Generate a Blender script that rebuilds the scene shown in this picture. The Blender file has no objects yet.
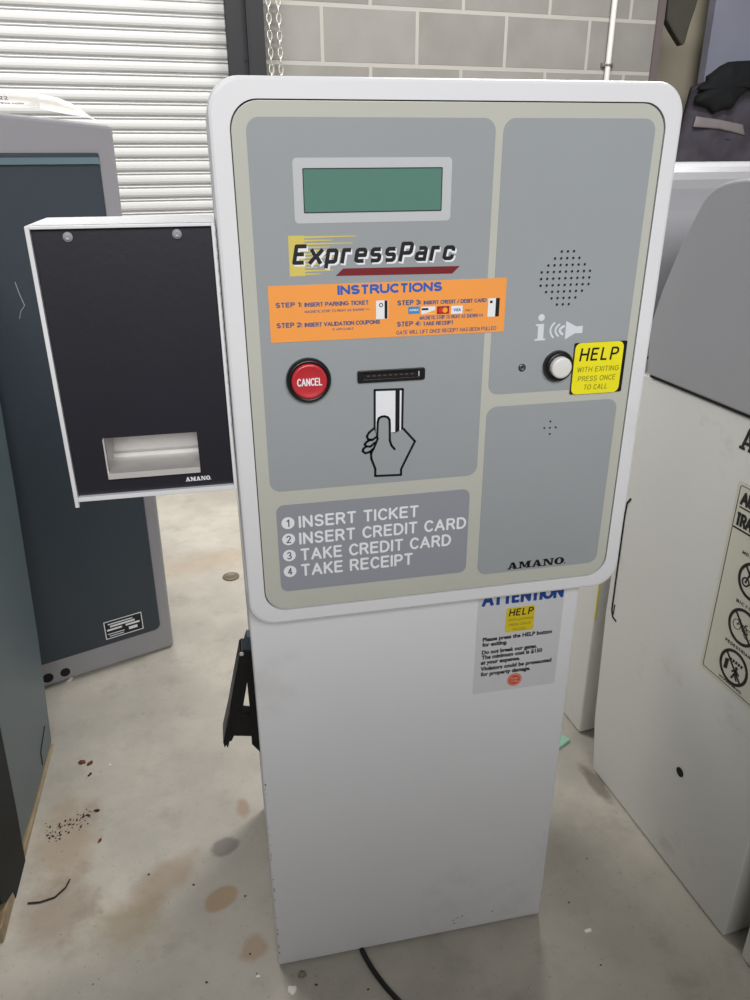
import bpy, bmesh, math, random
import numpy as np
from mathutils import Vector, Matrix, Euler
random.seed(7)
PI = math.pi
C = bpy.context.scene.collection

# ------------------------------------------------------------------ camera
F_PX = 758.56
CAM = Vector((-0.0071, -0.7732, 1.1686)); ROT = Euler((1.1449, 0.0041, -0.2041), 'XYZ')
cd = bpy.data.cameras.new('camera'); co = bpy.data.objects.new('camera', cd); C.objects.link(co)
co.location = CAM; co.rotation_euler = ROT
cd.sensor_fit = 'HORIZONTAL'; cd.sensor_width = 36; cd.lens = F_PX*36/750; cd.clip_start = .02
bpy.context.scene.camera = co
RM = ROT.to_matrix()

# measuring helpers: where a sight line meets a real surface of the place
def ray(x, y): return RM @ Vector(((x-375)/F_PX, -(y-500)/F_PX, -1))
def on_y(x, y, Y):
    d = ray(x, y); return CAM + d*((Y-CAM.y)/d.y)
def on_floor(x, y):
    d = ray(x, y); return CAM + d*((0-CAM.z)/d.z)

# ------------------------------------------------------------------ materials
def lin(c):
    return tuple(((v/255)/12.92 if v/255 <= .04045 else ((v/255+.055)/1.055)**2.4) for v in c)
def rgba(c): return (*lin(c), 1)
_m = {}
def mat(name, col, rough=.5, metal=0, vary=.0, scale=6, bump=0., bscale=200, spec=.5, coat=0, dirt=None, dirt_amt=.4, dirt_scale=5):
    if name in _m: return _m[name]
    m = bpy.data.materials.new(name); m.use_nodes = True; nt = m.node_tree; N = nt.nodes; L = nt.links
    b = N['Principled BSDF']; b.inputs['Roughness'].default_value = rough; b.inputs['Metallic'].default_value = metal
    b.inputs['Specular IOR Level'].default_value = spec
    if coat: b.inputs['Coat Weight'].default_value = coat; b.inputs['Coat Roughness'].default_value = .1
    b.inputs['Base Color'].default_value = rgba(col)
    tc = N.new('ShaderNodeTexCoord')
    if vary > 0:
        n = N.new('ShaderNodeTexNoise'); n.inputs['Scale'].default_value = scale; n.inputs['Detail'].default_value = 6
        L.new(tc.outputs['Object'], n.inputs['Vector'])
        r = N.new('ShaderNodeMapRange'); r.inputs['From Min'].default_value = .3; r.inputs['From Max'].default_value = .7
        r.inputs['To Min'].default_value = 1-vary; r.inputs['To Max'].default_value = 1+vary
        L.new(n.outputs['Fac'], r.inputs['Value'])
        mx = N.new('ShaderNodeVectorMath'); mx.operation = 'SCALE'; mx.inputs[0].default_value = lin(col)
        L.new(r.outputs['Result'], mx.inputs['Scale']); out = mx.outputs[0]
        if dirt:
            n2 = N.new('ShaderNodeTexNoise'); n2.inputs['Scale'].default_value = dirt_scale; n2.inputs['Detail'].default_value = 8; n2.inputs['Roughness'].default_value = .7
            L.new(tc.outputs['Object'], n2.inputs['Vector'])
            r2 = N.new('ShaderNodeMapRange'); r2.inputs['From Min'].default_value = .58; r2.inputs['From Max'].default_value = .74; r2.inputs['To Max'].default_value = dirt_amt
            L.new(n2.outputs['Fac'], r2.inputs['Value'])
            mm = N.new('ShaderNodeMix'); mm.data_type = 'RGBA'; L.new(r2.outputs['Result'], mm.inputs[0]); L.new(out, mm.inputs[6]); mm.inputs[7].default_value = rgba(dirt)
            out = mm.outputs[2]
        L.new(out, b.inputs['Base Color'])
    if bump > 0:
        n = N.new('ShaderNodeTexNoise'); n.inputs['Scale'].default_value = bscale; n.inputs['Detail'].default_value = 3
        L.new(tc.outputs['Object'], n.inputs['Vector'])
        bp = N.new('ShaderNodeBump'); bp.inputs['Strength'].default_value = bump; bp.inputs['Distance'].default_value = .002
        L.new(n.outputs['Fac'], bp.inputs['Height']); L.new(bp.outputs['Normal'], b.inputs['Normal'])
    _m[name] = m; return m

WHITE = mat('white_powder_coat', (214,215,218), .42, vary=.02, scale=3, bump=.035, bscale=700, dirt=(172,162,150), dirt_amt=.35, dirt_scale=3.5)
WHITE2 = mat('cream_powder_coat', (212,212,207), .45, vary=.03, scale=3, bump=.1, bscale=400, dirt=(150,140,122), dirt_amt=.35, dirt_scale=7)
BEZEL = mat('grey_beige_overlay', (182,183,174), .25, vary=.015, scale=8)
PANEL = mat('grey_overlay', (150,155,158), .22, vary=.015, scale=8)
PANELD = mat('blue_grey_overlay', (142,145,153), .22, vary=.015, scale=8)
LCDF = mat('pale_grey_print', (186,188,191), .3)
SCREEN = mat('green_display_glass', (88,128,116), .12, spec=.6)
BLACK = mat('black_print', (14,14,18), .4)
BLKP = mat('black_plastic', (16,16,18), .35, bump=.1, bscale=300)
DARK = mat('dark_recess', (6,6,6), .8)
WPRINT = mat('white_print', (226,228,232), .4)
PALE = mat('pale_icon_print', (206,211,216), .4)
RED = mat('red_button_plastic', (184,44,54), .3, vary=.04, scale=60, coat=.3)
MAROON = mat('maroon_print', (116,28,36), .35)
YEL = mat('yellow_sticker', (232,222,30), .4, vary=.03, scale=60)
YSTRIPE = mat('yellow_stripe_print', (206,190,96), .35)
ORANGE = mat('orange_sticker', (238,154,72), .4, vary=.015, scale=30)
BLUE = mat('blue_print', (40,92,176), .4)
SBLUE = mat('slate_blue_print', (72,88,128), .4)
ATB = mat('deep_blue_print', (28,66,136), .4)
STKG = mat('silver_sticker', (196,197,200), .35, vary=.02, scale=20)
FACEP = mat('black_face_plate', (30,29,38), .38, vary=.05, scale=12, bump=.06, bscale=150)
STEEL = mat('brushed_steel', (206,204,202), .4, metal=.35, vary=.06, scale=30)
NYL = mat('clear_nylon_washer', (150,150,155), .4)
GRAYB = mat('grey_cabinet_paint', (148,146,151), .4, vary=.03, scale=4, bump=.08, bscale=400, dirt=(110,100,96), dirt_amt=.3, dirt_scale=9)
GREEN = mat('dark_green_paint', (48,58,67), .33, vary=.05, scale=3, bump=.12, bscale=350)
GREEND = mat('dark_green_door_paint', (14,22,26), .55, spec=.2, vary=.05, scale=5, bump=.1, bscale=350)
TEAL = mat('green_grey_side_paint', (80,93,98), .33, vary=.06, scale=2.5, bump=.1, bscale=350)
CREAMB = mat('yellowed_cream_paint', (150,134,106), .5, vary=.15, scale=20, dirt=(110,78,48), dirt_amt=.8, dirt_scale=12)
HOOD = mat('silver_hood_paint', (156,156,160), .42, metal=.1, vary=.03, scale=3, bump=.06, bscale=500)
GUIDE = mat('black_steel_paint', (15,15,21), .6, vary=.1, scale=6)
CHAINM = mat('galvanised_chain', (206,204,196), .35, metal=.7)
PIPE = mat('painted_conduit', (202,200,194), .45, vary=.05, scale=10)
COLM = mat('brown_grey_steel', (96,87,86), .5, vary=.06, scale=5)
ALC = mat('beige_plaster', (176,168,150), .7, vary=.07, scale=2.5)
BLUEP = mat('blue_grey_panel', (146,148,166), .6, vary=.08, scale=1.5)
TARP = mat('dark_olive_cloth', (62,60,52), .8, vary=.15, scale=6)
JBLK = mat('black_cloth', (16,19,22), .85, vary=.2, scale=15, bump=.3, bscale=60)
JGRY = mat('dark_grey_cloth', (74,70,80), .85, vary=.3, scale=9, bump=.3, bscale=60)
JSTR = mat('grey_reflective_band', (140,132,134), .6, vary=.08, scale=20)
PAPER = mat('white_paper', (236,234,230), .55, vary=.01)
LBLUE = mat('light_blue_print', (150,200,228), .5)
LABEL = mat('cream_label', (204,202,188), .4, vary=.02, scale=15)
STAMP = mat('purple_print', (92,78,128), .5)
YEDGE = mat('yellow_tape', (216,200,92), .5)
LEAF = mat('dead_leaf', (112,62,44), .8, vary=.3, scale=80)
GRIT = mat('dark_debris', (52,44,46), .9, vary=.3, scale=80)
CHIP = mat('white_paint_chip', (246,244,238), .6)
MUDM = mat('brown_grime', (96,76,62), .9, vary=.2, scale=50)

# ------------------------------------------------------------------ object helpers
def obj(name, bm, m, parent=None, label=None, kind=None, smooth=False, root=None, bevel=0, world=True):
    """link one mesh; geometry authored in world metres, re-expressed in the parent's frame"""
    me = bpy.data.meshes.new(name)
    bmesh.ops.recalc_face_normals(bm, faces=bm.faces)
    o = bpy.data.objects.new(name, me); C.objects.link(o)
    if parent is not None:
        o.parent = parent
        if world:
            r = parent
            while r.parent: r = r.parent
            M = Matrix.LocRotScale(r.location, r.rotation_euler, None).inverted()
            bm.transform(M)
    elif root is not None:
        o.location = root; bm.transform(Matrix.Translation(-Vector(root)))
    bm.to_mesh(me); bm.free()
    if smooth:
        for p in me.polygons: p.use_smooth = True
    if isinstance(m, (list, tuple)):
        for q in m: me.materials.append(q)
    else: me.materials.append(m)
    if bevel:
        md = o.modifiers.new('bevel', 'BEVEL'); md.width = bevel; md.segments = 3; md.limit_method = 'ANGLE'; md.angle_limit = math.radians(40)
    if label: o['label'] = label
    if kind: o['kind'] = kind
    return o
def tag(o, label, cat, group=None):
    o['label'] = label; o['category'] = cat
    if group: o['group'] = group
    return o
def thing(name, label, cat, loc=(0,0,0), rz=0, group=None):
    o = bpy.data.objects.new(name, None); C.objects.link(o); o.location = loc; o.rotation_euler = (0,0,rz)
    o.empty_display_size = .1
    return tag(o, label, cat, group)

def box(bm, x0, x1, y0, y1, z0, z1, M=None):
    vs = [bm.verts.new(Vector((x,y,z))) for x in (x0,x1) for y in (y0,y1) for z in (z0,z1)]
    for f in ((0,1,3,2),(4,6,7,5),(0,4,5,1),(2,3,7,6),(0,2,6,4),(1,5,7,3)): bm.faces.new([vs[i] for i in f])
    if M is not None: bmesh.ops.transform(bm, matrix=M, verts=vs)
    return bm
def nb(*a, **k): return box(bmesh.new(), *a, **k)

class Plane:
    """a real vertical surface: origin, right direction u, up v, outward normal n"""
    def __init__(s, o, u, v=(0,0,1)):
        s.o = Vector(o); s.u = Vector(u).normalized(); s.v = Vector(v).normalized(); s.n = s.u.cross(s.v)
    def P(s, a, b, c=0): return s.o + s.u*a + s.v*b + s.n*c
    def px(s, x, y):
        d = ray(x, y); t = (s.o-CAM).dot(s.n)/d.dot(s.n); X = CAM + d*t - s.o
        return (X.dot(s.u), X.dot(s.v))
HEAD = Plane((0,0,0), (1,0,0)); CABF = Plane((0,.03,0), (1,0,0)); SLIP = Plane((0,.012,0), (1,0,0))

def rrect(x0, z0, x1, z1, r, n=8):
    pts = []
    for cx, cz, a in ((x1-r,z1-r,0),(x0+r,z1-r,90),(x0+r,z0+r,180),(x1-r,z0+r,270)):
        for i in range(n+1):
            t = math.radians(a+90*i/n); pts.append((cx+r*math.cos(t), cz+r*math.sin(t)))
    return pts
def circ(cx, cz, r, n=40, rz=None):
    return [(cx+r*math.cos(2*PI*i/n), cz+(rz or r)*math.sin(2*PI*i/n)) for i in range(n)]
def slab(bm, P, pts, c0, c1):
    a = [bm.verts.new(P.P(x,z,c0)) for x,z in pts]; b = [bm.verts.new(P.P(x,z,c1)) for x,z in pts]
    n = len(pts)
    bm.faces.new(a); bm.faces.new(b)
    for i in range(n): bm.faces.new((a[i],a[(i+1)%n],b[(i+1)%n],b[i]))
    return bm
def ring(bm, P, outer, inner, c0, c1):
    n = len(outer)
    A = [bm.verts.new(P.P(x,z,c1)) for x,z in outer]; B = [bm.verts.new(P.P(x,z,c1)) for x,z in inner]
    A0 = [bm.verts.new(P.P(x,z,c0)) for x,z in outer]; B0 = [bm.verts.new(P.P(x,z,c0)) for x,z in inner]
    for i in range(n):
        j = (i+1)%n
        for q in ((A[i],A[j],B[j],B[i]),(A0[i],B0[i],B0[j],A0[j]),(A[i],A0[i],A0[j],A[j]),(B[i],B[j],B0[j],B0[i])): bm.faces.new(q)
    return bm
def stroke(bm, P, pts, w, c0, c1, closed=False, cap=True):
    """painted line of width w along points"""
    n = len(pts); segs = n if closed else n-1
    for i in range(segs):
        a = Vector(pts[i]); b = Vector(pts[(i+1)%n]); d = (b-a)
        if d.length < 1e-7: continue
        d.normalize(); q = Vector((-d.y, d.x))*w/2
        slab(bm, P, [a-q, b-q, b+q, a+q], c0, c1)
        if cap:
            slab(bm, P, circ(b.x, b.y, w/2, 10), c0, c1)
            if i == 0: slab(bm, P, circ(a.x, a.y, w/2, 10), c0, c1)
    return bm
def lathe(bm, P, cx, cz, prof, n=40):
    """prof: (radius, outward) pairs"""
    rings = []
    for r, c in prof:
        if r < 1e-6: rings.append([bm.verts.new(P.P(cx,cz,c))])
        else: rings.append([bm.verts.new(P.P(cx+r*math.cos(2*PI*i/n), cz+r*math.sin(2*PI*i/n), c)) for i in range(n)])
    for A, B in zip(rings, rings[1:]):
        for i in range(n):
            j = (i+1)%n
            if len(A)==1 and len(B)==1: continue
            if len(A)==1: bm.faces.new((A[0],B[i],B[j]))
            elif len(B)==1: bm.faces.new((A[i],A[j],B[0]))
            else: bm.faces.new((A[i],A[j],B[j],B[i]))
    return bm
def tube(bm, pts, r, n=10, closed=False):
    pts = [Vector(p) for p in pts]; rs = []
    N = len(pts)
    for i,p in enumerate(pts):
        a = pts[(i-1)%N] if (closed or i>0) else p; b = pts[(i+1)%N] if (closed or i<N-1) else p
        t = (b-a).normalized(); up = Vector((0,0,1)) if abs(t.z)<.9 else Vector((0,1,0))
        s = t.cross(up).normalized(); w = s.cross(t)
        rr = r[i] if isinstance(r,(list,tuple)) else r
        rs.append([bm.verts.new(p + s*rr*math.cos(2*PI*k/n) + w*rr*math.sin(2*PI*k/n)) for k in range(n)])
    for i in range(N if closed else N-1):
        A, B = rs[i], rs[(i+1)%N]
        for k in range(n): bm.faces.new((A[k],A[(k+1)%n],B[(k+1)%n],B[k]))
    if not closed:
        bm.faces.new(rs[0]); bm.faces.new(rs[-1])
    return bm

# ---- even-stroke capitals (rounded sans) drawn as single strips
def arc(cx, cy, rx, ry, a0, a1, n=10):
    return [(cx+rx*math.cos(math.radians(a0+(a1-a0)*i/n)), cy+ry*math.sin(math.radians(a0+(a1-a0)*i/n))) for i in range(n+1)]
SF = {
 'A': (.74, [[(0,0),(.37,1),(.74,0)], [(.13,.33),(.61,.33)]]),
 'B': (.62, [[(0,0),(0,1),(.34,1)]+arc(.34,.76,.24,.24,90,-90)+[(0,.52)], [(.34,.52)]+arc(.36,.26,.26,.26,90,-90)+[(0,0)]]),
 'C': (.62, [arc(.36,.5,.36,.5,45,315,18)]),
 'D': (.68, [[(0,0),(0,1),(.26,1)]+arc(.26,.5,.42,.5,90,-90,14)+[(0,0)]]),
 'E': (.56, [[(.56,1),(0,1),(0,0),(.56,0)], [(0,.53),(.50,.53)]]),
 'F': (.54, [[(.54,1),(0,1),(0,0)], [(0,.52),(.47,.52)]]),
 'G': (.76, [arc(.38,.5,.38,.5,45,345,18)+[(.75,.46),(.44,.46)]]),
 'H': (.64, [[(0,0),(0,1)], [(.64,0),(.64,1)], [(0,.52),(.64,.52)]]),
 'I': (.0, [[(0,0),(0,1)]]),
 'K': (.60, [[(0,0),(0,1)], [(.58,1),(0,.40)], [(.20,.58),(.60,0)]]),
 'L': (.50, [[(0,1),(0,0),(.50,0)]]),
 'M': (.74, [[(0,0),(0,1),(.37,.12),(.74,1),(.74,0)]]),
 'N': (.64, [[(0,0),(0,1),(.64,0),(.64,1)]]),
 'O': (.78, [arc(.39,.5,.39,.5,90,450,22)]),
 'P': (.58, [[(0,0),(0,1),(.32,1)]+arc(.32,.73,.26,.27,90,-90)+[(0,.46)]]),
 'R': (.62, [[(0,0),(0,1),(.34,1)]+arc(.34,.745,.25,.255,90,-90)+[(0,.49)], [(.36,.49),(.62,0)]]),
 'S': (.60, [arc(.31,.75,.28,.25,25,270,12)[:-1]+arc(.30,.25,.29,.25,90,-155,12)]),
 'T': (.58, [[(0,1),(.58,1)], [(.29,1),(.29,0)]]),
 'U': (.64, [[(0,1),(0,.32)]+arc(.32,.32,.32,.32,180,360,12)+[(.64,1)]]),
 'V': (.68, [[(0,1),(.34,0),(.68,1)]]),
 'W': (.96, [[(0,1),(.24,0),(.48,.95),(.72,0),(.96,1)]]),
 'X': (.62, [[(0,0),(.62,1)], [(0,1),(.62,0)]]),
 'Y': (.62, [[(0,1),(.31,.5),(.62,1)], [(.31,.5),(.31,0)]]),
 '1': (.22, [[(0,.78),(.22,1),(.22,0)]]),
 '2': (.54, [arc(.27,.73,.27,.27,165,-35,12)+[(0,0),(.56,0)]]),
 '3': (.54, [arc(.26,.75,.25,.25,155,-90,12)[:-1]+arc(.26,.25,.28,.25,90,-155,12)]),
 '4': (.60, [[(.44,0),(.44,1),(0,.28),(.60,.28)]]),
 '5': (.54, [[(.50,1),(.08,1),(.03,.55)]+arc(.26,.31,.27,.31,120,-150,12)]),
 ':': (.0, [[(0,.10),(0,.14)], [(0,.62),(0,.66)]]),
 '/': (.34, [[(0,0),(.34,1)]]), '-': (.34, [[(0,.4),(.34,.4)]]), '>': (.4, [[(0,.15),(.4,.5),(0,.85)]]), ' ': (.16, []),
 # squared italic lower case for the logo
 'lx': (.50, [[(0,0),(.12,.2),(.38,.5),(.50,.7)], [(0,.7),(.12,.5),(.38,.2),(.50,0)]]),
 'lp': (.46, [[(0,-.28),(0,.7),(.38,.7),(.46,.62),(.46,.08),(.38,0),(0,0)]]),
 'lr': (.36, [[(0,0),(0,.7),(.38,.7)]]),
 'le': (.46, [[(.44,0),(.08,0),(0,.08),(0,.62),(.08,.7),(.38,.7),(.46,.62),(.46,.36),(0,.36)]]),
 'ls': (.44, [[(.44,.7),(.07,.7),(0,.62),(0,.43),(.06,.36),(.38,.36),(.44,.29),(.44,.08),(.37,0),(0,0)]]),
 'la': (.46, [[(.46,0),(.46,.62),(.38,.7),(.06,.7)], [(.46,.38),(.08,.38),(0,.31),(0,.08),(.08,0),(.46,0)]]),
 'lc': (.44, [[(.45,.59),(.45,.62),(.37,.7),(.08,.7),(0,.62),(0,.08),(.08,0),(.37,0),(.45,.08),(.45,.11)]]),
 'LE': (.50, [[(.54,1),(0,1),(0,0),(.52,0)], [(0,.52),(.46,.52)]]),
 'LP': (.52, [[(0,0),(0,1),(.44,1),(.52,.92),(.52,.50),(.44,.42),(0,.42)]]),
}
def strip(bm, P, pts, w, c, round_caps=True):
    """a painted line: one quad per segment and a disc at every joint, each a few microns above the last"""
    pts = [Vector(p) for p in pts]
    pts = [p for i,p in enumerate(pts) if i==0 or (p-pts[i-1]).length > 1e-7]
    n = len(pts); e = 0
    if not round_caps and n > 1:
        for i, j in ((0,1),(-1,-2)):
            d = (pts[i]-pts[j]).normalized()
            if abs(d.y) > .7: pts[i] = pts[i]+d*w/2
    for i in range(n-1):
        a, b = pts[i], pts[i+1]; d = (b-a).normalized(); q = Vector((-d.y,d.x))*w/2
        bm.faces.new([bm.verts.new(P.P(p.x,p.y,c+e)) for p in (a-q,b-q,b+q,a+q)]); e += 4e-6
    for i in range(n):
        if not round_caps and i in (0,n-1): continue
        p = pts[i]; bm.faces.new([bm.verts.new(P.P(p.x+w/2*math.cos(PI*k/6), p.y+w/2*math.sin(PI*k/6), c+e)) for k in range(12)]); e += 4e-6
def stext(bm, P, s_, x0, x1, z, h, c, weight=.15, gap=.2, shear=0, caps=True, keys=None):
    """s_: words in capitals; fitted from x0 to x1 on baseline z; weight is the stroke over the capital height"""
    ks = keys or list(s_); g = weight+gap
    tot = sum(SF[k][0] for k in ks)+g*(len(ks)-1)+weight
    sx = (x1-x0-shear*h*.0)/(tot*h); w = weight*h; x = x0+w/2*min(1,sx)
    for q, k in enumerate(ks):
        W_, pls = SF[k]
        for m_, pl in enumerate(pls):
            hh = h-w
            pp = [(x+(px_*h*sx)+shear*(py_*hh), z+w/2+py_*hh) for px_,py_ in pl]
            strip(bm, P, pp, w*(.75+.25*min(1,sx)), c+m_*8e-5, caps or k==':')
        x += (W_+g)*h*sx
    return bm
def stextpx(bm, P, s_, a, b, h_px, c, **k):
    pa, pb = P.px(*a), P.px(*b); pt = P.px(a[0], a[1]-h_px)
    return stext(bm, P, s_, pa[0], pb[0], (pa[1]+pb[1])/2, abs(pt[1]-pa[1]), c, **k)
_tc = {}
def text_geo(s, bold=0, shear=0, res=3, spacing=1.0):
    k = (s,bold,shear,res,spacing)
    if k in _tc: return _tc[k]
    cu = bpy.data.curves.new('t', 'FONT'); cu.body = s; cu.offset = bold; cu.shear = shear; cu.resolution_u = res; cu.space_character = spacing
    o = bpy.data.objects.new('t', cu); C.objects.link(o)
    dg = bpy.context.evaluated_depsgraph_get(); dg.update()
    me = bpy.data.meshes.new_from_object(o.evaluated_get(dg))
    vs = [(v.co.x, v.co.y) for v in me.vertices]; fs = [tuple(p.vertices) for p in me.polygons]
    bpy.data.objects.remove(o); bpy.data.curves.remove(cu); bpy.data.meshes.remove(me)
    _tc[k] = (vs, fs); return _tc[k]
_cap = {}
def caph(bold):
    if bold not in _cap:
        v,_ = text_geo('H', bold); _cap[bold] = (min(p[1] for p in v), max(p[1] for p in v))
    return _cap[bold]
def text(bm, P, s, x0, x1, z, h, c, bold=0, shear=0, spacing=1.0, rot=0):
    """lettering fitted between x0 and x1, baseline z, capital height h, lying c proud of the surface"""
    vs, fs = text_geo(s, bold, shear, spacing=spacing)
    a = min(v[0] for v in vs); b = max(v[0] for v in vs); lo, hi = caph(bold)
    sx = (x1-x0)/(b-a); sz = h/(hi-lo)
    B = []
    for v in vs:
        u = (v[0]-a)*sx; w = (v[1]-lo)*sz
        u, w = u*math.cos(rot)-w*math.sin(rot), u*math.sin(rot)+w*math.cos(rot)
        B.append(bm.verts.new(P.P(x0+u, z+w, c)))
    for f in fs:
        try: bm.faces.new([B[i] for i in f])
        except ValueError: pass
    return bm
def textpx(bm, P, s, a, b, h_px, c, **k):
    """a,b: where the baseline starts and ends on surface P"""
    pa, pb = P.px(*a), P.px(*b); pt = P.px(a[0], a[1]-h_px)
    return text(bm, P, s, pa[0], pb[0], (pa[1]+pb[1])/2, abs(pt[1]-pa[1]), c, **k)

def slab_serif(bm, P, x0, x1, z, h, c, word='AMANO', dot=True):
    """heavy slab-serif capitals"""
    G = {
     'A': (1.2, [[(.08,.0),(.27,0),(.66,1),(.44,1)], [(.44,1),(.74,1),(1.12,0),(.74,0)], [(.25,.24),(.85,.24),(.85,.39),(.3,.39)], [(0,0),(.42,0),(.42,.14),(0,.14)], [(.64,0),(1.2,0),(1.2,.14),(.64,.14)]]),
     'M': (1.42, [[(.12,0),(.30,0),(.30,1),(.12,1)], [(.12,1),(.46,1),(.80,.08),(.60,.08)], [(.60,.08),(.76,.08),(1.08,1),(.94,1)], [(.94,0),(1.28,0),(1.28,1),(.94,1)], [(0,0),(.42,0),(.42,.14),(0,.14)], [(.82,0),(1.42,0),(1.42,.14),(.82,.14)], [(0,.86),(.4,.86),(.4,1),(0,1)], [(1.0,.86),(1.42,.86),(1.42,1),(1.0,1)]]),
     'N': (1.24, [[(.12,0),(.30,0),(.30,1),(.12,1)], [(.1,1),(.46,1),(1.12,0),(.80,0)], [(.94,0),(1.12,0),(1.12,1),(.94,1)], [(0,0),(.42,0),(.42,.14),(0,.14)], [(0,.86),(.4,.86),(.4,1),(0,1)], [(.80,.86),(1.24,.86),(1.24,1),(.80,1)]]),
     'O': (1.12, None)}
    tot = sum(G[ch][0] for ch in word)+.06*(len(word)-1); sx = (x1-x0)/tot; x = x0
    for ch in word:
        w, polys = G[ch]
        if polys:
            for k, pl in enumerate(polys):
                vs = [bm.verts.new(P.P(x+a*sx, z+b*h, c+k*1e-6)) for a,b in pl]; bm.faces.new(vs)
        else:
            n = 32; o_ = [(x+(w/2+w/2*math.cos(2*PI*i/n))*sx, z+(.5+.53*math.sin(2*PI*i/n))*h) for i in range(n)]
            i_ = [(x+(w/2+(w/2-.36)*math.cos(2*PI*i/n))*sx, z+(.5+.37*math.sin(2*PI*i/n))*h) for i in range(n)]
            A = [bm.verts.new(P.P(*p, c)) for p in o_]; B = [bm.verts.new(P.P(*p, c)) for p in i_]
            for i in range(n): bm.faces.new((A[i],A[(i+1)%n],B[(i+1)%n],B[i]))
        x += (w+.06)*sx
    if dot:
        vs = [bm.verts.new(P.P(*p, c)) for p in circ(x+.02*sx, z+.10*h, .10*h, 10)]; bm.faces.new(vs)
    return bm

# ================================================================== THE SETTING
# floor
def floor_mat():
    m = bpy.data.materials.new('stained_concrete'); m.use_nodes = True; nt = m.node_tree; N = nt.nodes; L = nt.links
    b = N['Principled BSDF']; b.inputs['Roughness'].default_value = .6; b.inputs['Specular IOR Level'].default_value = .3
    tc = N.new('ShaderNodeTexCoord')
    def noise(s, d=6, r=.6, off=0):
        n = N.new('ShaderNodeTexNoise'); n.inputs['Scale'].default_value = s; n.inputs['Detail'].default_value = d; n.inputs['Roughness'].default_value = r
        mp = N.new('ShaderNodeMapping'); mp.inputs['Location'].default_value = (off,off*2,0); L.new(tc.outputs['Object'], mp.inputs['Vector']); L.new(mp.outputs[0], n.inputs['Vector']); return n
    def mix(f, a, bcol, fac=None):
        x = N.new('ShaderNodeMix'); x.data_type = 'RGBA'
        if f is not None: L.new(f, x.inputs[0])
        else: x.inputs[0].default_value = fac
        if isinstance(a, tuple): x.inputs[6].default_value = a
        else: L.new(a, x.inputs[6])
        x.inputs[7].default_value = bcol; return x.outputs[2]
    def ramp(src, lo, hi, to=1):
        r = N.new('ShaderNodeMapRange'); r.interpolation_type = 'SMOOTHSTEP'
        r.inputs['From Min'].default_value = lo; r.inputs['From Max'].default_value = hi; r.inputs['To Max'].default_value = to
        L.new(src, r.inputs['Value']); return r.outputs['Result']
    n1 = noise(2.2, 8, .62); n2 = noise(14, 6, .6, 3); n3 = noise(120, 3, .5, 5)
    col = mix(ramp(n1.outputs['Fac'], .38, .66), rgba((172,167,157)), rgba((196,190,178)))
    col = mix(ramp(n2.outputs['Fac'], .5, .75, .45), col, rgba((150,144,134)))
    col = mix(ramp(n3.outputs['Fac'], .62, .75, .35), col, rgba((120,112,104)))
    wob = noise(22, 5, .6, 9); 
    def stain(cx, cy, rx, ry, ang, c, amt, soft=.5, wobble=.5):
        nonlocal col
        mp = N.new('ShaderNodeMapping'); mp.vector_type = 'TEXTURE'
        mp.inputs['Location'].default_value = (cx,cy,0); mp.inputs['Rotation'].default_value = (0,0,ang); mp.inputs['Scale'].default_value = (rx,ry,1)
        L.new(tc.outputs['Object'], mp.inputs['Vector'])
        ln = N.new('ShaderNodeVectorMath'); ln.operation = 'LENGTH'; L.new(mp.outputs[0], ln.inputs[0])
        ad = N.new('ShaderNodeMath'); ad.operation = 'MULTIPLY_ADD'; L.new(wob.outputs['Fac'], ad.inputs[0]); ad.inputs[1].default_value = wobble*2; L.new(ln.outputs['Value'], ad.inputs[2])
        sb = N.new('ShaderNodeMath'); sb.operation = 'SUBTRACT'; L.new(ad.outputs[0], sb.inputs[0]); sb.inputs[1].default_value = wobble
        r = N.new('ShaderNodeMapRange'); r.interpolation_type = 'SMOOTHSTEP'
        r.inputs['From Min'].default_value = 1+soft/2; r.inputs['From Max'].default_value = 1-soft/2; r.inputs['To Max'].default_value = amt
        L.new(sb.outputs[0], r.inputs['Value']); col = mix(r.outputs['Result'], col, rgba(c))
    RUST = (178,130,84)
    stain(-.080,.281,.026,.020,.4,(110,106,102),.7,.5)         # grey oil spot
    stain(-.041,.372,.014,.024,.1,(158,126,98),.6,.7,.8)      # rust flecks
    stain(-.088,.172,.030,.021,.6,(160,134,100),.75,.35,.35)
    stain(-.036,.070,.022,.022,0,(156,128,98),.6,.8,.8)
    stain(-.185,.230,.075,.030,.65,(146,120,94),.5,1.1,.7)
    stain(-.235,.160,.05,.05,0,(146,124,92),.5,1.2,.7)
    stain(-.37,.36,.05,.10,0,(150,118,84),.45,1.2,.8)
    stain(-.36,.20,.06,.07,0,(128,104,80),.5,1.2,.8)
    stain(-.09,1.4,.25,.06,.2,(160,132,100),.35,1.4,.8)
    stain(.50,.16,.14,.10,.2,(120,114,108),.3,1.4,.7)
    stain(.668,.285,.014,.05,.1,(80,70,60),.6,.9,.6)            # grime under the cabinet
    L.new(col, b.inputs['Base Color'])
    bp = N.new('ShaderNodeBump'); bp.inputs['Strength'].default_value = .25; bp.inputs['Distance'].default_value = .003
    L.new(n2.outputs['Fac'], bp.inputs['Height']); L.new(bp.outputs['Normal'], b.inputs['Normal'])
    return m
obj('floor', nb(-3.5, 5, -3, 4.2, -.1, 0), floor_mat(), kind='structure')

# unseen low partition added behind the viewer to shade the near floor and pedestal
obj('added_shade_partition', nb(-2.6, 2.6, -1.75, -1.60, 0, 1.49), mat('grey_shade_partition',(150,148,144),.8,vary=.05,scale=3), kind='structure')
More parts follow.
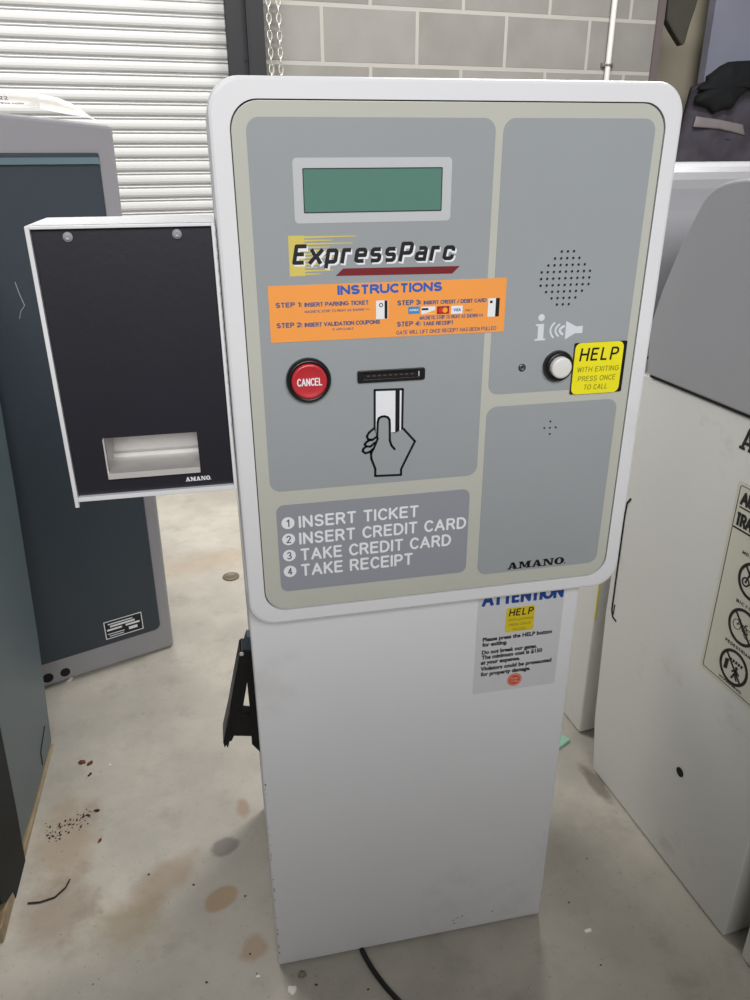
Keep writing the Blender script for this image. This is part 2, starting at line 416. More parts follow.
# block wall frame
WO = Vector((.5011, 2.7163, 1.7126)); WYAW = .1160
WM = Matrix.Translation(WO) @ Matrix.Rotation(WYAW, 4, 'Z')     # local x along wall, y into wall, z up (0 = a bed joint)
def block_mat():
    m = bpy.data.materials.new('grey_concrete_block'); m.use_nodes = True; nt = m.node_tree; N = nt.nodes; L = nt.links
    b = N['Principled BSDF']; b.inputs['Roughness'].default_value = .8
    tc = N.new('ShaderNodeTexCoord'); sp = N.new('ShaderNodeSeparateXYZ'); L.new(tc.outputs['Object'], sp.inputs[0])
    cb = N.new('ShaderNodeCombineXYZ')
    for i, (k, off) in enumerate((('X',4.06),('Z',2.03))):
        a = N.new('ShaderNodeMath'); a.operation = 'ADD'; a.inputs[1].default_value = off; L.new(sp.outputs[k], a.inputs[0]); L.new(a.outputs[0], cb.inputs[i])
    br = N.new('ShaderNodeTexBrick'); br.offset = .5; br.offset_frequency = 2; br.squash = 1
    br.inputs['Scale'].default_value = 1; br.inputs['Brick Width'].default_value = .406; br.inputs['Row Height'].default_value = .203
    br.inputs['Mortar Size'].default_value = .0085; br.inputs['Mortar Smooth'].default_value = .25; br.inputs['Bias'].default_value = 0
    br.inputs['Color1'].default_value = rgba((112,110,105)); br.inputs['Color2'].default_value = rgba((128,126,121)); br.inputs['Mortar'].default_value = rgba((160,157,150))
    L.new(cb.outputs[0], br.inputs['Vector'])
    n = N.new('ShaderNodeTexNoise'); n.inputs['Scale'].default_value = 5; n.inputs['Detail'].default_value = 8; L.new(tc.outputs['Object'], n.inputs['Vector'])
    r = N.new('ShaderNodeMapRange'); r.inputs['From Min'].default_value = .35; r.inputs['From Max'].default_value = .7; r.inputs['To Max'].default_value = .35; L.new(n.outputs['Fac'], r.inputs['Value'])
    mx = N.new('ShaderNodeMix'); mx.data_type = 'RGBA'; L.new(r.outputs['Result'], mx.inputs[0]); L.new(br.outputs['Color'], mx.inputs[6]); mx.inputs[7].default_value = rgba((148,146,143))
    L.new(mx.outputs[2], b.inputs['Base Color'])
    n2 = N.new('ShaderNodeTexNoise'); n2.inputs['Scale'].default_value = 90; n2.inputs['Detail'].default_value = 4; L.new(tc.outputs['Object'], n2.inputs['Vector'])
    ad = N.new('ShaderNodeMath'); ad.operation = 'MULTIPLY_ADD'; ad.inputs[1].default_value = -3; L.new(br.outputs['Fac'], ad.inputs[0]); L.new(n2.outputs['Fac'], ad.inputs[2])
    bp = N.new('ShaderNodeBump'); bp.inputs['Strength'].default_value = .4; bp.inputs['Distance'].default_value = .002; L.new(ad.outputs[0], bp.inputs['Height']); L.new(bp.outputs['Normal'], b.inputs['Normal'])
    return m
def wobj(name, bm, m, **k):
    o = obj(name, bm, m, world=False, **k); o.matrix_world = WM; return o
ZF = -WO.z
wobj('wall_back', nb(-.234, 1.558, 0, .2, ZF, 1.3), block_mat(), kind='structure')
# roller shutter in its opening: slats with a groove and a bead at every 50 mm
def shutter():
    bm = bmesh.new(); prof = []; z0 = -.0447 - .05*33; k = 0
    z = z0
    while z < 1.25:
        for dz, d in ((0,0),(.003,-.006),(.010,-.0095),(.020,-.0105),(.029,-.0095),(.0330,-.006),(.0338,.006),(.0358,.006),(.0372,-.001),(.040,-.003),(.0430,-.001),(.0444,.006),(.0490,.006)):
            prof.append((d+.05, z+dz))
        z += .05
    xs = (-2.9, -.370)
    rows = [[bm.verts.new((x, d, zz)) for x in xs] for d, zz in prof]
    for a, b_ in zip(rows, rows[1:]): bm.faces.new((a[0],a[1],b_[1],b_[0]))
    # back skin
    bk = [[bm.verts.new((x, .075, zz)) for x in xs] for zz in (prof[0][1], prof[-1][1])]
    bm.faces.new((bk[0][0],bk[1][0],bk[1][1],bk[0][1]))
    return bm
SHUT = mat('white_shutter_paint', (190,190,189), .5, vary=.03, scale=3, dirt=(176,168,152), dirt_amt=.35, dirt_scale=6)
d1 = wobj('door_1', shutter(), SHUT, kind='structure')
bm = nb(-.378, -.304, -.020, .03, ZF, 1.3); box(bm, -.304, -.238, -.035, .03, ZF, 1.3); box(bm, -.306,-.301,-.039,-.02,ZF,1.3)
for zz in (-.2,.25,-.65,.7,-1.1): 
    box(bm, -.320,-.311,-.024,-.018,zz-.005,zz+.005)
wobj('trim_1', bm, GUIDE, kind='structure')
wobj('trim_2', nb(1.558, 1.594, -.012, .2, ZF, 1.3), COLM, kind='structure')
# alcove to the right of the block wall
obj('wall_right', nb(1.9, 5, 3.75, 3.9, 0, 3.0), ALC, kind='structure')
obj('wall_side', nb(2.06, 2.16, 3.16, 3.75, 0, 3.0), ALC, kind='structure')
pn = Plane((0,3.5,0),(1,0,0)); pL = pn.px(702,60)[0]
obj('door_2', nb(pL+.03, pL+1.5, 3.5, 3.56, 0, 3.0), BLUEP, kind='structure')

# ================================================================== THE PAY STATION
W, ZT, ZB = .47, 1.2343, .6588
ps = thing('parking_pay_station', 'white free-standing parking payment machine with grey control panel, green display and red cancel button', 'payment machine', (.22,.2,0))
cab = obj('pedestal_cabinet', nb(-.0009, .4373, .03, .36, .004, .69), WHITE, ps, bevel=.003)
bm = nb(.006,.430,.036,.354,0,.004); obj('base_plinth', bm, mat('black_foam_gasket', (20,20,20), .9), cab)
# head shell: front frame ring + sides + back
R_O, R_I = .030, .026
IN = (.0190, .6770, .4520, 1.2160)
bm = bmesh.new()
outer = rrect(0, ZB, W, ZT, R_O, 10); inner = rrect(*IN, R_I, 10)
n = len(outer)
def inset(pts, d):
    cx, cz = W/2, (ZB+ZT)/2
    return [(x+(d if x<cx else -d), z+(d if z<cz else -d)) for x,z in pts]
prof = [(outer,-.24),(outer,-.0035),(inset(outer,.0012),-.0010),(inset(outer,.0035),0)]
rows = [[bm.verts.new(HEAD.P(x,z,c)) for x,z in pts] for pts,c in prof]
rows.append([bm.verts.new(HEAD.P(x,z,0)) for x,z in inner]); rows.append([bm.verts.new(HEAD.P(x,z,-.006)) for x,z in inner])
for A,B in zip(rows, rows[1:]):
    for i in range(n): bm.faces.new((A[i],A[(i+1)%n],B[(i+1)%n],B[i]))
bm.faces.new(rows[0]); bm.faces.new(rows[-1])
head = obj('head_housing', bm, WHITE, ps, smooth=False)
obj('seam_gasket', slab(bmesh.new(), HEAD, inset(inner,.0004), -.0055, -.004), mat('brown_grey_gasket',(84,78,72),.8), head)
plate = obj('control_panel', slab(bmesh.new(), HEAD, inset(inner,.0011), -.005, -.0008), BEZEL, ps, bevel=.0006)
E0, E1 = -.0009, -.0004       # printed areas sit a hair proud of the plate
def area(name, pts_px, r, m, parent, c0=E0, c1=E1, P=HEAD):
    q = [P.px(*p) for p in pts_px]     # TL TR BR BL
    x0 = (q[0][0]+q[3][0])/2; x1 = (q[1][0]+q[2][0])/2; z1 = (q[0][1]+q[1][1])/2; z0 = (q[2][1]+q[3][1])/2
    return obj(name, slab(bmesh.new(), P, rrect(x0,z0,x1,z1,r), c0, c1), m, parent), (x0,z0,x1,z1)
area('overlay_field', [(245,116.5),(494.8,117.9),(478.4,475.4),(270.3,492.3)], .012, PANEL, plate)
area('overlay_field', [(504,118),(653,118.2),(625,386),(488.5,395.3)], .012, PANEL, plate)
area('overlay_field', [(485.9,408.2),(616,398),(597.6,563.3),(478.3,574)], .012, PANEL, plate)
T0 = -.0002
lf, _ = area('display_bezel', [(291.9,157.7),(452.3,157),(450.3,221.2),(295.3,222.9)], .004, LCDF, ps, E1, T0)
q = [HEAD.px(*p) for p in [(303,169.2),(442,167.8),(440.6,209.7),(305,212.5)]]
x0,x1,z1,z0 = (q[0][0]+q[3][0])/2,(q[1][0]+q[2][0])/2,(q[0][1]+q[1][1])/2,(q[2][1]+q[3][1])/2
bm = ring(bmesh.new(), HEAD, rrect(x0-.0008,z0-.0008,x1+.0008,z1+.0008,.001,3), rrect(x0,z0,x1,z1,.001,3), T0, .0004)
obj('display_lip', bm, BLACK, lf)
obj('display_screen', slab(bmesh.new(), HEAD, rrect(x0,z0,x1,z1,.001), T0, 0), SCREEN, lf)

# printed instruction list
lst, _ = area('step_list', [(276.8,505.3),(469,489.8),(466.9,572.6),(280.4,591.7)], .009, PANELD, plate)
bm = bmesh.new(); bn = bmesh.new()
rows_ = [('INSERT TICKET',(299,526.9),(418.3,518.2),(288,523.3),'1'),('INSERT CREDIT CARD',(299.5,543.8),(465.8,529.4),(288.7,539.5),'2'),
        ('TAKE CREDIT CARD',(301,560),(450.7,546.5),(289.4,555.7),'3'),('TAKE RECEIPT',(301.6,576),(412.5,565),(290.1,571.5),'4')]
for s,a,b_,c,num in rows_:
    stextpx(bm, HEAD, s, a, b_, 12.2, T0+.00005, weight=.18, gap=.15)
    cx, cz = HEAD.px(*c); slab(bm, HEAD, circ(cx,cz,.0074,28), E1, T0)
    nw = .0018 if num=='1' else .0052; stext(bn, HEAD, num, cx-nw/2-(.0006 if num=='1' else 0), cx+nw/2+(.0006 if num=='1' else 0), cz-.0048, .0096, T0+.0001, weight=.15)
obj('step_lettering', bm, WPRINT, lst); obj('step_numeral', bn, mat('slate_print',(84,88,100),.4), lst)

# logo
bm = bmesh.new()
xa, zt = HEAD.px(288,236); xb, _ = HEAD.px(312,236); _, zb_ = HEAD.px(289.4,276.6)
slab(bm, HEAD, [(xa,zb_),(xb-.008,zb_),(xb-.008,zt),(xa,zt)], E1, T0-.00012)
for i in range(12):
    z = zb_+(zt-zb_)*(i+.5)/12; h = (zt-zb_)/12*.36
    ln = [.034,.040,.030,.046,.036,.052,.040,.055,.046,.060,.050,.064][i] * (1 if i%2 else .8)
    slab(bm, HEAD, [(xa,z-h),(xb+ln-.02,z-h*.3),(xb+ln-.02,z+h*.3),(xa,z+h)], E1, T0)
logo = obj('speed_stripe_print', bm, YSTRIPE, plate)
bm = bmesh.new(); slab(bm, HEAD, [HEAD.px(335.7,276),HEAD.px(452.3,273.6),HEAD.px(459.9,266),HEAD.px(343.3,268.5)], E1, T0); obj('maroon_bar_print', bm, MAROON, plate)
bw = bmesh.new(); bm = bmesh.new()
LK = ['LE','lx','lp','lr','le','ls','ls','LP','la','lr','lc']
stextpx(bw, HEAD, '', (292.8,265), (454,262), 20.5, T0+.00005, weight=.26, gap=.13, shear=.2, caps=False, keys=LK)
stextpx(bm, HEAD, '', (292.4,264), (453,261), 20.5, T0+.00025, weight=.20, gap=.19, shear=.2, caps=False, keys=LK)
for v in bw.verts: v.co.x += .0006; v.co.z -= .0008
lw = obj('logo_highlight', bw, WPRINT, plate); obj('logo_lettering', bm, BLACK, plate)

# orange instruction sticker
so, (ox0,oz0,ox1,oz1) = area('instruction_sticker', [(267.9,284.3),(507.6,279.7),(502.6,333),(270.6,341.5)], .0006, ORANGE, ps, E1, .0001)
ST = .0002
bm = bmesh.new(); stextpx(bm, HEAD, 'INSTRUCTIONS', (337.5,294.6), (442.7,291.4), 9.6, ST, weight=.26, gap=-.02, caps=False); obj('sticker_heading', bm, BLUE, so)
bm = bmesh.new()
for s,a,b_,h,bo in (('STEP 1:',(275.5,308),(302,307),5.2,.06),('INSERT PARKING TICKET',(304.5,306.6),(368.8,305),4.5,.06),('MAGNETIC STRIP TO RIGHT AS SHOWN >>>',(304.7,313),(369.6,310.6),2.6,.02),
    ('STEP 2:',(276.6,328.6),(302.5,327),5.2,.06),('INSERT VALIDATION COUPONS',(304.7,327.4),(380,323.6),4.4,.06),('IF APPLICABLE',(332.7,330.6),(353.6,329.4),2.2,.02),
    ('STEP 3:',(397.1,305.6),(421,304.6),5.2,.06),('INSERT CREDIT / DEBIT CARD',(423.5,304.4),(486.4,302.2),4,.06),('ONLY',(465,311.6),(472.5,311),2.4,.02),
    ('MAGNETIC STRIP TO RIGHT AS SHOWN >>>',(419.7,320),(483,317),4,.02),('STEP 4:',(396.8,326.8),(420.6,325.6),5,.06),('TAKE RECEIPT',(422.8,325.6),(453.5,324.4),4,.06),
    ('GATE WILL LIFT ONCE RECEIPT HAS BEEN PULLED',(396.3,334),(496,330.6),4,.012)):
    stextpx(bm, HEAD, s, a, b_, h, ST, weight=.24 if bo>.05 else .17, gap=.0 if bo>.05 else .08, caps=False)
obj('sticker_lettering', bm, SBLUE, so)
def pr(px4): return [HEAD.px(*p) for p in px4]
def quad(bm, px4, c0, c1): return slab(bm, HEAD, pr(px4), c0, c1)
def prbox(bm, x0,y0,x1,y1,c0,c1):
    a = HEAD.px(x0,y0); b_ = HEAD.px(x1,y1); slab(bm, HEAD, [(a[0],b_[1]),(b_[0],b_[1]),(b_[0],a[1]),(a[0],a[1])], c0, c1)
S0,S1,S2 = .0001,.00025,.0004
def icon(name, boxes, m, c0, c1):
    bm = bmesh.new()
    for b_ in boxes: prbox(bm, *b_, c0, c1)
    return obj(name, bm, m, so)
icon('parking_ticket_icon', [(376,300.6,388,318.6)], WPRINT, S0, S1)
icon('credit_card_icon', [(488.4,298.4,496,316.4)], WPRINT, S0, S1)
icon('discount_card_logo', [(421.4,306.8,435,313.6)], WPRINT, S0, S1)
icon('payment_card_logo', [(451.4,306,462.3,313.4)], WPRINT, S0, S1)
icon('ticket_stripe', [(384.5,300.4,387.4,318.4)], BLACK, S1, S2)
icon('card_stripe', [(496,298,498.6,316.2)], BLACK, S0, S2)
icon('card_chip', [(490,300.6,492.4,303)], BLACK, S1, S2)
icon('logo_bar', [(421.8,308.2,428.2,310)], BLACK, S1, S2)
bm = bmesh.new(); textpx(bm, HEAD, 'VISA', (453,311.4), (461,311.1), 3, S2, bold=.03); obj('logo_lettering', bm, BLUE, so)
bm = bmesh.new(); a = HEAD.px(381,305); ring(bm, HEAD, circ(*a,.0022,16), circ(*a,.0014,16), S1, S2); obj('ticket_mark', bm, BLACK, so)
icon('payment_card_logo', [(408.2,306.8,419.6,313.6)], mat('sky_blue_print',(60,136,190),.4), S0, S1)
bm = bmesh.new(); textpx(bm, HEAD, 'AMEX', (409.2,311.2), (418.6,310.8), 2, S2, bold=.03); obj('logo_lettering', bm, WPRINT, so)
icon('payment_card_logo', [(437,306.4,449,313.6)], mat('dark_red_print',(140,34,40),.4), S0, S1)
obj('logo_red_disc', slab(bmesh.new(), HEAD, circ(*HEAD.px(441,310),.0028,16), S1, S2), mat('bright_red_print',(206,40,36),.4), so)
AMB = mat('amber_print',(240,160,40),.4)
obj('logo_amber_disc', slab(bmesh.new(), HEAD, circ(*HEAD.px(445,310),.0028,16), S1, S2+.0001), AMB, so)
obj('logo_amber_corner', slab(bmesh.new(), HEAD, [HEAD.px(424,313.4),HEAD.px(434.8,313.2),HEAD.px(434.8,309.8),HEAD.px(430,311.8)], S1, S2), AMB, so)

# cancel button
cx, cz = HEAD.px(308.3,379.3)
base = obj('cancel_button', lathe(bmesh.new(), HEAD, cx, cz, [(.0232,E1),(.0236,.004),(.0232,.0065),(.0215,.0085),(.0195,.009),(.0190,.006),(0,.006)], 48), BLKP, ps, smooth=True, label='red round cancel button in a black ring')
obj('button_cap', lathe(bmesh.new(), HEAD, cx, cz, [(.0186,.004),(.0186,.0095),(.0178,.0108),(.0160,.0112),(.0152,.0108),(.008,.0106),(0,.0105)], 48), RED, base, smooth=True)
bm = bmesh.new(); stext(bm, HEAD, 'CANCEL', cx-.0128, cx+.0128, cz-.0042, .0084, .0114, weight=.17, gap=.14); obj('button_lettering', bm, WPRINT, base)

# help button
cx, cz = HEAD.px(557,365.2)
base = obj('help_button', lathe(bmesh.new(), HEAD, cx, cz, [(.0168,E1),(.0172,.003),(.0168,.006),(.0155,.0085),(.0128,.0092),(.0122,.006),(0,.006)], 48), BLKP, ps, smooth=True, label='white round help button in a black ring')
obj('button_cap', lathe(bmesh.new(), HEAD, cx, cz, [(.0118,.004),(.0118,.0125),(.0110,.0138),(.009,.0142),(0,.0144)], 48), mat('white_button_plastic',(214,214,210),.35), base, smooth=True)

# card slot
xa, za = HEAD.px(357.3,383); xb, zb2 = HEAD.px(424.6,366.8)
za = HEAD.px(391,380.6)[1]; zb2 = HEAD.px(391,368.9)[1]
bm = ring(bmesh.new(), HEAD, rrect(xa,za,xb,zb2,.0022,6), rrect(xa+.005,za+.0035,xb-.006,zb2-.0025,.001,6), E1, .0032)
sl = obj('card_slot', bm, BLKP, ps, bevel=.0005)
obj('slot_throat', slab(bmesh.new(), HEAD, [(xa+.004,za+.003),(xb-.004,za+.003),(xb-.004,zb2-.002),(xa+.004,zb2-.002)], E1, .0003), DARK, sl)
bm = bmesh.new()
for i in range(9):
    x = xa+.012+(xb-xa-.026)*i/8; slab(bm, HEAD, [(x-.0016,(za+zb2)/2-.0004),(x+.0016,(za+zb2)/2-.0004),(x+.0016,(za+zb2)/2+.0006),(x-.0016,(za+zb2)/2+.0006)], .0003, .001)
obj('slot_pin', bm, mat('dull_metal',(120,118,116),.4,.8), sl)
bm = bmesh.new(); slab(bm, HEAD, rrect(xb-.0068,za+.0036,xb-.0056,zb2-.003,.0004,3), .0003, .0012); obj('slot_light', bm, WPRINT, sl)

# hand-and-card pictogram
def z7(x,y): return HEAD.px(340+x/6.25, 330+y/6.25)
bm = bmesh.new(); slab(bm, HEAD, [z7(212,640),z7(392,640),z7(397,370),z7(212,372)], E1, T0); pic = obj('pictogram_card', bm, WPRINT, plate)
bm = bmesh.new()
slab(bm, HEAD, [z7(345,648),z7(372,648),z7(374,372),z7(347,372)], T0, T0+.0001)
stroke(bm, HEAD, [z7(217,640),z7(217,376),z7(393,370),z7(388,644),z7(318,648)], .0025, T0, T0+.00012)
HC = .0001
hand = [z7(x,y) for x,y in ((236,560),(246,545),(275,540),(302,548),(312,570),(314,640),(340,646),(397,618),(468,695),(380,870),(381,905),(220,912),(220,870),(194,790),(212,740),(232,665))]
bh = bmesh.new(); slab(bh, HEAD, hand, T0, HC)
for f in (((212,615),(172,662),(176,686),(232,682)),((192,682),(157,712),(166,728),(216,722)),((162,728),(142,752),(165,770),(206,745))):
    slab(bh, HEAD, [z7(*p) for p in f], T0, HC)
obj('pictogram_hand', bh, PANEL, plate)
L1_ = HC+.0001
stroke(bm, HEAD, [z7(*p) for p in ((232,668),(236,575),(242,552),(258,542),(278,539),(298,545),(309,560),(311,600),(311,690),(322,722),(341,744))], .0026, HC, L1_)
stroke(bm, HEAD, [z7(*p) for p in ((397,618),(468,695),(418,795),(382,868),(381,905),(220,912),(221,868),(196,805),(194,770),(212,738),(236,678))], .0026, HC, L1_)
stroke(bm, HEAD, [z7(*p) for p in ((214,614),(182,640),(168,664),(176,684),(200,688),(228,668))], .0026, HC, L1_)
stroke(bm, HEAD, [z7(*p) for p in ((194,684),(168,698),(154,714),(164,728),(190,728),(218,704))], .0026, HC, L1_)
stroke(bm, HEAD, [z7(*p) for p in ((166,726),(146,742),(142,758),(160,770),(184,762),(206,744))], .0026, HC, L1_)
obj('pictogram_outline', bm, BLACK, plate)

# loudspeaker holes
cx, cz = HEAD.px(565.4,278.2); ax = HEAD.px(571.4,278.0)[0]-HEAD.px(565.4,278.2)[0]; az = HEAD.px(565.2,274.8)[1]-HEAD.px(565.2,281.4)[1]
counts = (3,5,7,9,9,9,7,5,3)
bm = bmesh.new(); bh = bmesh.new()
for r_, nct in enumerate(counts):
    z = cz + az*(4-r_)
    for k in range(nct):
        x = cx + ax*(k-(nct-1)/2); slab(bm, HEAD, circ(x,z,.0014,12), T0, T0+.0002)
        ring(bh, HEAD, circ(x,z,.0017,12), circ(x,z,.0012,12), E1, 0)
sp = obj('speaker_grille', bh, mat('grey_hole_rim',(160,163,168),.3), ps, label='grey loudspeaker grille of small round holes')
obj('speaker_hole', bm, DARK, sp, kind='stuff')
bm = bmesh.new()
for p in ((550.5,421.6),(544.4,428.2),(550,427.8),(555.8,427.4),(549.9,434)): slab(bm, HEAD, circ(*HEAD.px(*p),.0012,12), E1, T0)
obj('microphone_hole', bm, DARK, plate)

# information and horn symbols
def z6(x,y): return HEAD.px(525+x/8.33, 230+y/8.33)
bm = bmesh.new()
slab(bm, HEAD, circ(*z6(139,730),.0037,24), E1, T0)
slab(bm, HEAD, [z6(*p) for p in ((80,924),(168,918),(168,904),(152,902),(160,782),(92,786),(92,800),(110,802),(104,906),(80,910))], E1, T0)
for dx, ss in ((0,1.),(42,.8),(78,.55)):
    pts = []
    for i in range(9):
        t = -1+2*i/8; pts.append(z6(212+dx+28*t*t - 6*t, 835+60*ss*t))
    strip(bm, HEAD, pts, .0021 if dx<78 else .0028, T0)
slab(bm, HEAD, [z6(*p) for p in ((345,758),(430,804),(483,798),(478,858),(418,860),(332,912))], E1, T0)
obj('assistance_symbol', bm, PALE, plate)
cx, cz = HEAD.px(522,367.6)
bm = lathe(bmesh.new(), HEAD, cx, cz, [(.0038,E1),(.0038,.0006),(.0030,.0012),(.0022,.0008),(0,.0006)], 24); kh = obj('key_lock', bm, mat('lock_metal',(120,122,124),.3,.8), ps, smooth=True)
bm = bmesh.new(); ring(bm, HEAD, circ(cx,cz,.0041,20), circ(cx,cz,.0034,20), E1, .0009); box(bm, cx-.0004,cx+.0004,-.0014,-.0005,cz,cz+.002); obj('lock_ring', bm, BLACK, kh)

# help sticker and its backing
def quadr(px4, r): 
    q = [HEAD.px(*p) for p in px4]
    x0=(q[0][0]+q[3][0])/2; x1=(q[1][0]+q[2][0])/2; z1=(q[0][1]+q[1][1])/2; z0=(q[2][1]+q[3][1])/2
    return rrect(x0,z0,x1,z1,r)
hb = obj('help_sticker', slab(bmesh.new(), HEAD, quadr([(573.6,342.6),(627,341),(620.6,390),(570.4,395)],.0015), E1, .0012), BLKP, ps, label='yellow help sticker on a black backing')
hy = obj('sticker_face', slab(bmesh.new(), HEAD, quadr([(574.5,342.6),(622.8,341),(618.2,390.8),(570.8,395)],.007), .0012, .0016), YEL, hb)
bm = bmesh.new(); stextpx(bm, HEAD, 'HELP', (578.4,361.8), (616.6,358.2), 13, .0018, weight=.155, gap=.22, shear=.1, caps=False); obj('sticker_heading', bm, BLACK, hb)
bm = bmesh.new()
stextpx(bm, HEAD, 'WITH EXITING', (576,372.3), (617.6,369.6), 5.2, .0018, shear=.1, weight=.13); stextpx(bm, HEAD, 'PRESS ONCE', (577,381.4), (614,378.8), 5.2, .0018, shear=.1, weight=.13); stextpx(bm, HEAD, 'TO CALL', (582.6,389.8), (606,387.6), 5.2, .0018, shear=.1, weight=.13)
obj('sticker_lettering', bm, mat('olive_print',(120,124,30),.5), hb)
# maker's name on panel
pa, pb = HEAD.px(507.3,568.6), HEAD.px(563.6,565)
bm = slab_serif(bmesh.new(), HEAD, pa[0], pb[0], (pa[1]+pb[1])/2, .0098, T0); obj('maker_lettering', bm, BLACK, plate)

# attention sticker on the pedestal
q = [CABF.px(*p) for p in [(478.7,598.7),(564.5,590.3),(554.3,683.2),(472.5,693.9)]]
x0,x1 = (q[0][0]+q[3][0])/2,(q[1][0]+q[2][0])/2; zlo = (q[2][1]+q[3][1])/2
at = obj('attention_sticker', slab(bmesh.new(), CABF, rrect(x0,zlo,x1,.672,.001,3), 0, .0005), STKG, ps, label='silver attention sticker on the pedestal')
bm = bmesh.new(); stextpx(bm, CABF, 'ATTENTION', (482,605.6), (562.6,598), 13.5, .0007, weight=.24, gap=.0, caps=False); obj('sticker_heading', bm, ATB, at)
bm = bmesh.new()
for s,a,b_ in (('Please press the HELP button',(482.4,641),(551.6,633.6)),('for exiting.',(482,646.6),(507,644)),('Do not break our gates.',(481.5,654),(536.6,648)),
    ('The minimum cost is $150',(481.3,659),(541.8,652.2)),('at your expense.',(480.5,664.4),(519.6,660)),('Violators could be prosecuted',(480.2,670.4),(551,662)),('for property damage.',(480.4,676),(530,670))):
    textpx(bm, CABF, s, a, b_, 4.1, .0007, bold=.045)
obj('sticker_lettering', bm, BLACK, at)
q = [CABF.px(*p) for p in [(506.9,608),(534.8,604.8),(533,629),(504.4,632.2)]]
yr = rrect((q[0][0]+q[3][0])/2,(q[2][1]+q[3][1])/2,(q[1][0]+q[2][0])/2,(q[0][1]+q[1][1])/2,.003)
obj('sticker_label', slab(bmesh.new(), CABF, yr, .0005, .0008), mat('dull_yellow_print',(206,184,40),.4,vary=.04,scale=60), at)
bm = bmesh.new(); stextpx(bm, CABF, 'HELP', (508.6,616.2), (532.6,613.2), 7, .0010, weight=.17, shear=.1, caps=False); obj('label_heading', bm, BLACK, at)
bm = bmesh.new(); textpx(bm, CABF, 'WITH EXITING', (508,621), (532.6,618.4), 2.4, .0010, shear=.1); textpx(bm, CABF, 'PRESS ONCE', (508.6,625.8), (530.5,623.4), 2.4, .0010, shear=.1); textpx(bm, CABF, 'TO CALL', (512,630.4), (526,628.8), 2.4, .0010, shear=.1)
obj('label_lettering', bm, mat('olive_print',(120,124,30),.5), at)
c = CABF.px(514.2,679.3)
obj('round_label', slab(bmesh.new(), CABF, circ(*c,.0105), .0005, .0008), mat('orange_red_print',(196,72,50),.4), at)
bm = bmesh.new(); ring(bm, CABF, circ(*c,.0092), circ(*c,.0084), .0008, .001)
text(bm, CABF, 'PUSH', c[0]-.005, c[0]+.005, c[1]+.0008, .0032, .001, bold=.02); text(bm, CABF, 'TO CALL', c[0]-.006, c[0]+.006, c[1]-.0040, .0030, .001, bold=.02)
obj('round_label_lettering', bm, mat('pink_print',(226,180,164),.5), at)

rnd = random.Random(11); bm = bmesh.new()
for i in range(26):
    z = .02+.36*rnd.random()**1.1; w_ = .0005+.0012*rnd.random(); h_ = .001+.004*rnd.random()
    slab(bm, CABF, [(-.0009+.0022,z),(-.0009+.0022+w_,z+h_*.2),(-.0009+.0022+w_*.8,z+h_*.8),(-.0009+.0022,z+h_)], -.0002, .0002)
for x_,z_ in ((.285,.030),(.292,.034),(.287,.022),(.300,.036),(.352,.033)):
    slab(bm, CABF, circ(x_,z_,.0016,7,rz=.001), -.0002, .0002)
obj('chipped_paint', bm, mat('brown_chips',(92,74,60),.8), cab, kind='stuff')
# receipt box on the left flank
BX0, BX1, BY, BZ0, BZ1 = -.1716, -.0021, .0049, .8363, 1.1115
rb = obj('receipt_box', nb(BX0,BX1,BY+.007,BY+.114,BZ0,BZ1), WHITE, ps, label='black-fronted white receipt box on the left side')
TK = .0042
bm = bmesh.new()
box(bm, BX0,BX0+TK,BY,BY+.012,BZ0,BZ1); box(bm, BX1-TK*.7,BX1,BY,BY+.012,BZ0,BZ1)
box(bm, BX0+TK,BX1-TK*.7,BY,BY+.012,BZ1-.0028,BZ1); box(bm, BX0+TK,BX1-TK*.7,BY,BY+.012,BZ0,BZ0+.005)
box(bm, BX0+.0002,BX0+TK,BY-.001,BY+.004,BZ0-.006,BZ0)
obj('box_rim', bm, WHITE, rb, bevel=.0006)
PY = .0105   # face plate front
FP = Plane((0,PY,0),(1,0,0))
a, b_ = FP.px(103.5,437.5), FP.px(200.6,470)
hx0,hx1,hz0,hz1 = a[0]+.0005, b_[0], b_[1]+.001, a[1]-.001
bm = bmesh.new()
X0,X1,Z0,Z1 = BX0+TK,BX1-TK*.7,BZ0+.005,BZ1-.0028
for bb in ((X0,hx0,Z0,Z1),(hx1,X1,Z0,Z1),(hx0,hx1,Z0,hz0),(hx0,hx1,hz1,Z1)): box(bm, bb[0],bb[1],PY,PY+.0014,bb[2],bb[3])
bmesh.ops.remove_doubles(bm, verts=bm.verts, dist=1e-6)
obj('face_plate', bm, FACEP, rb)
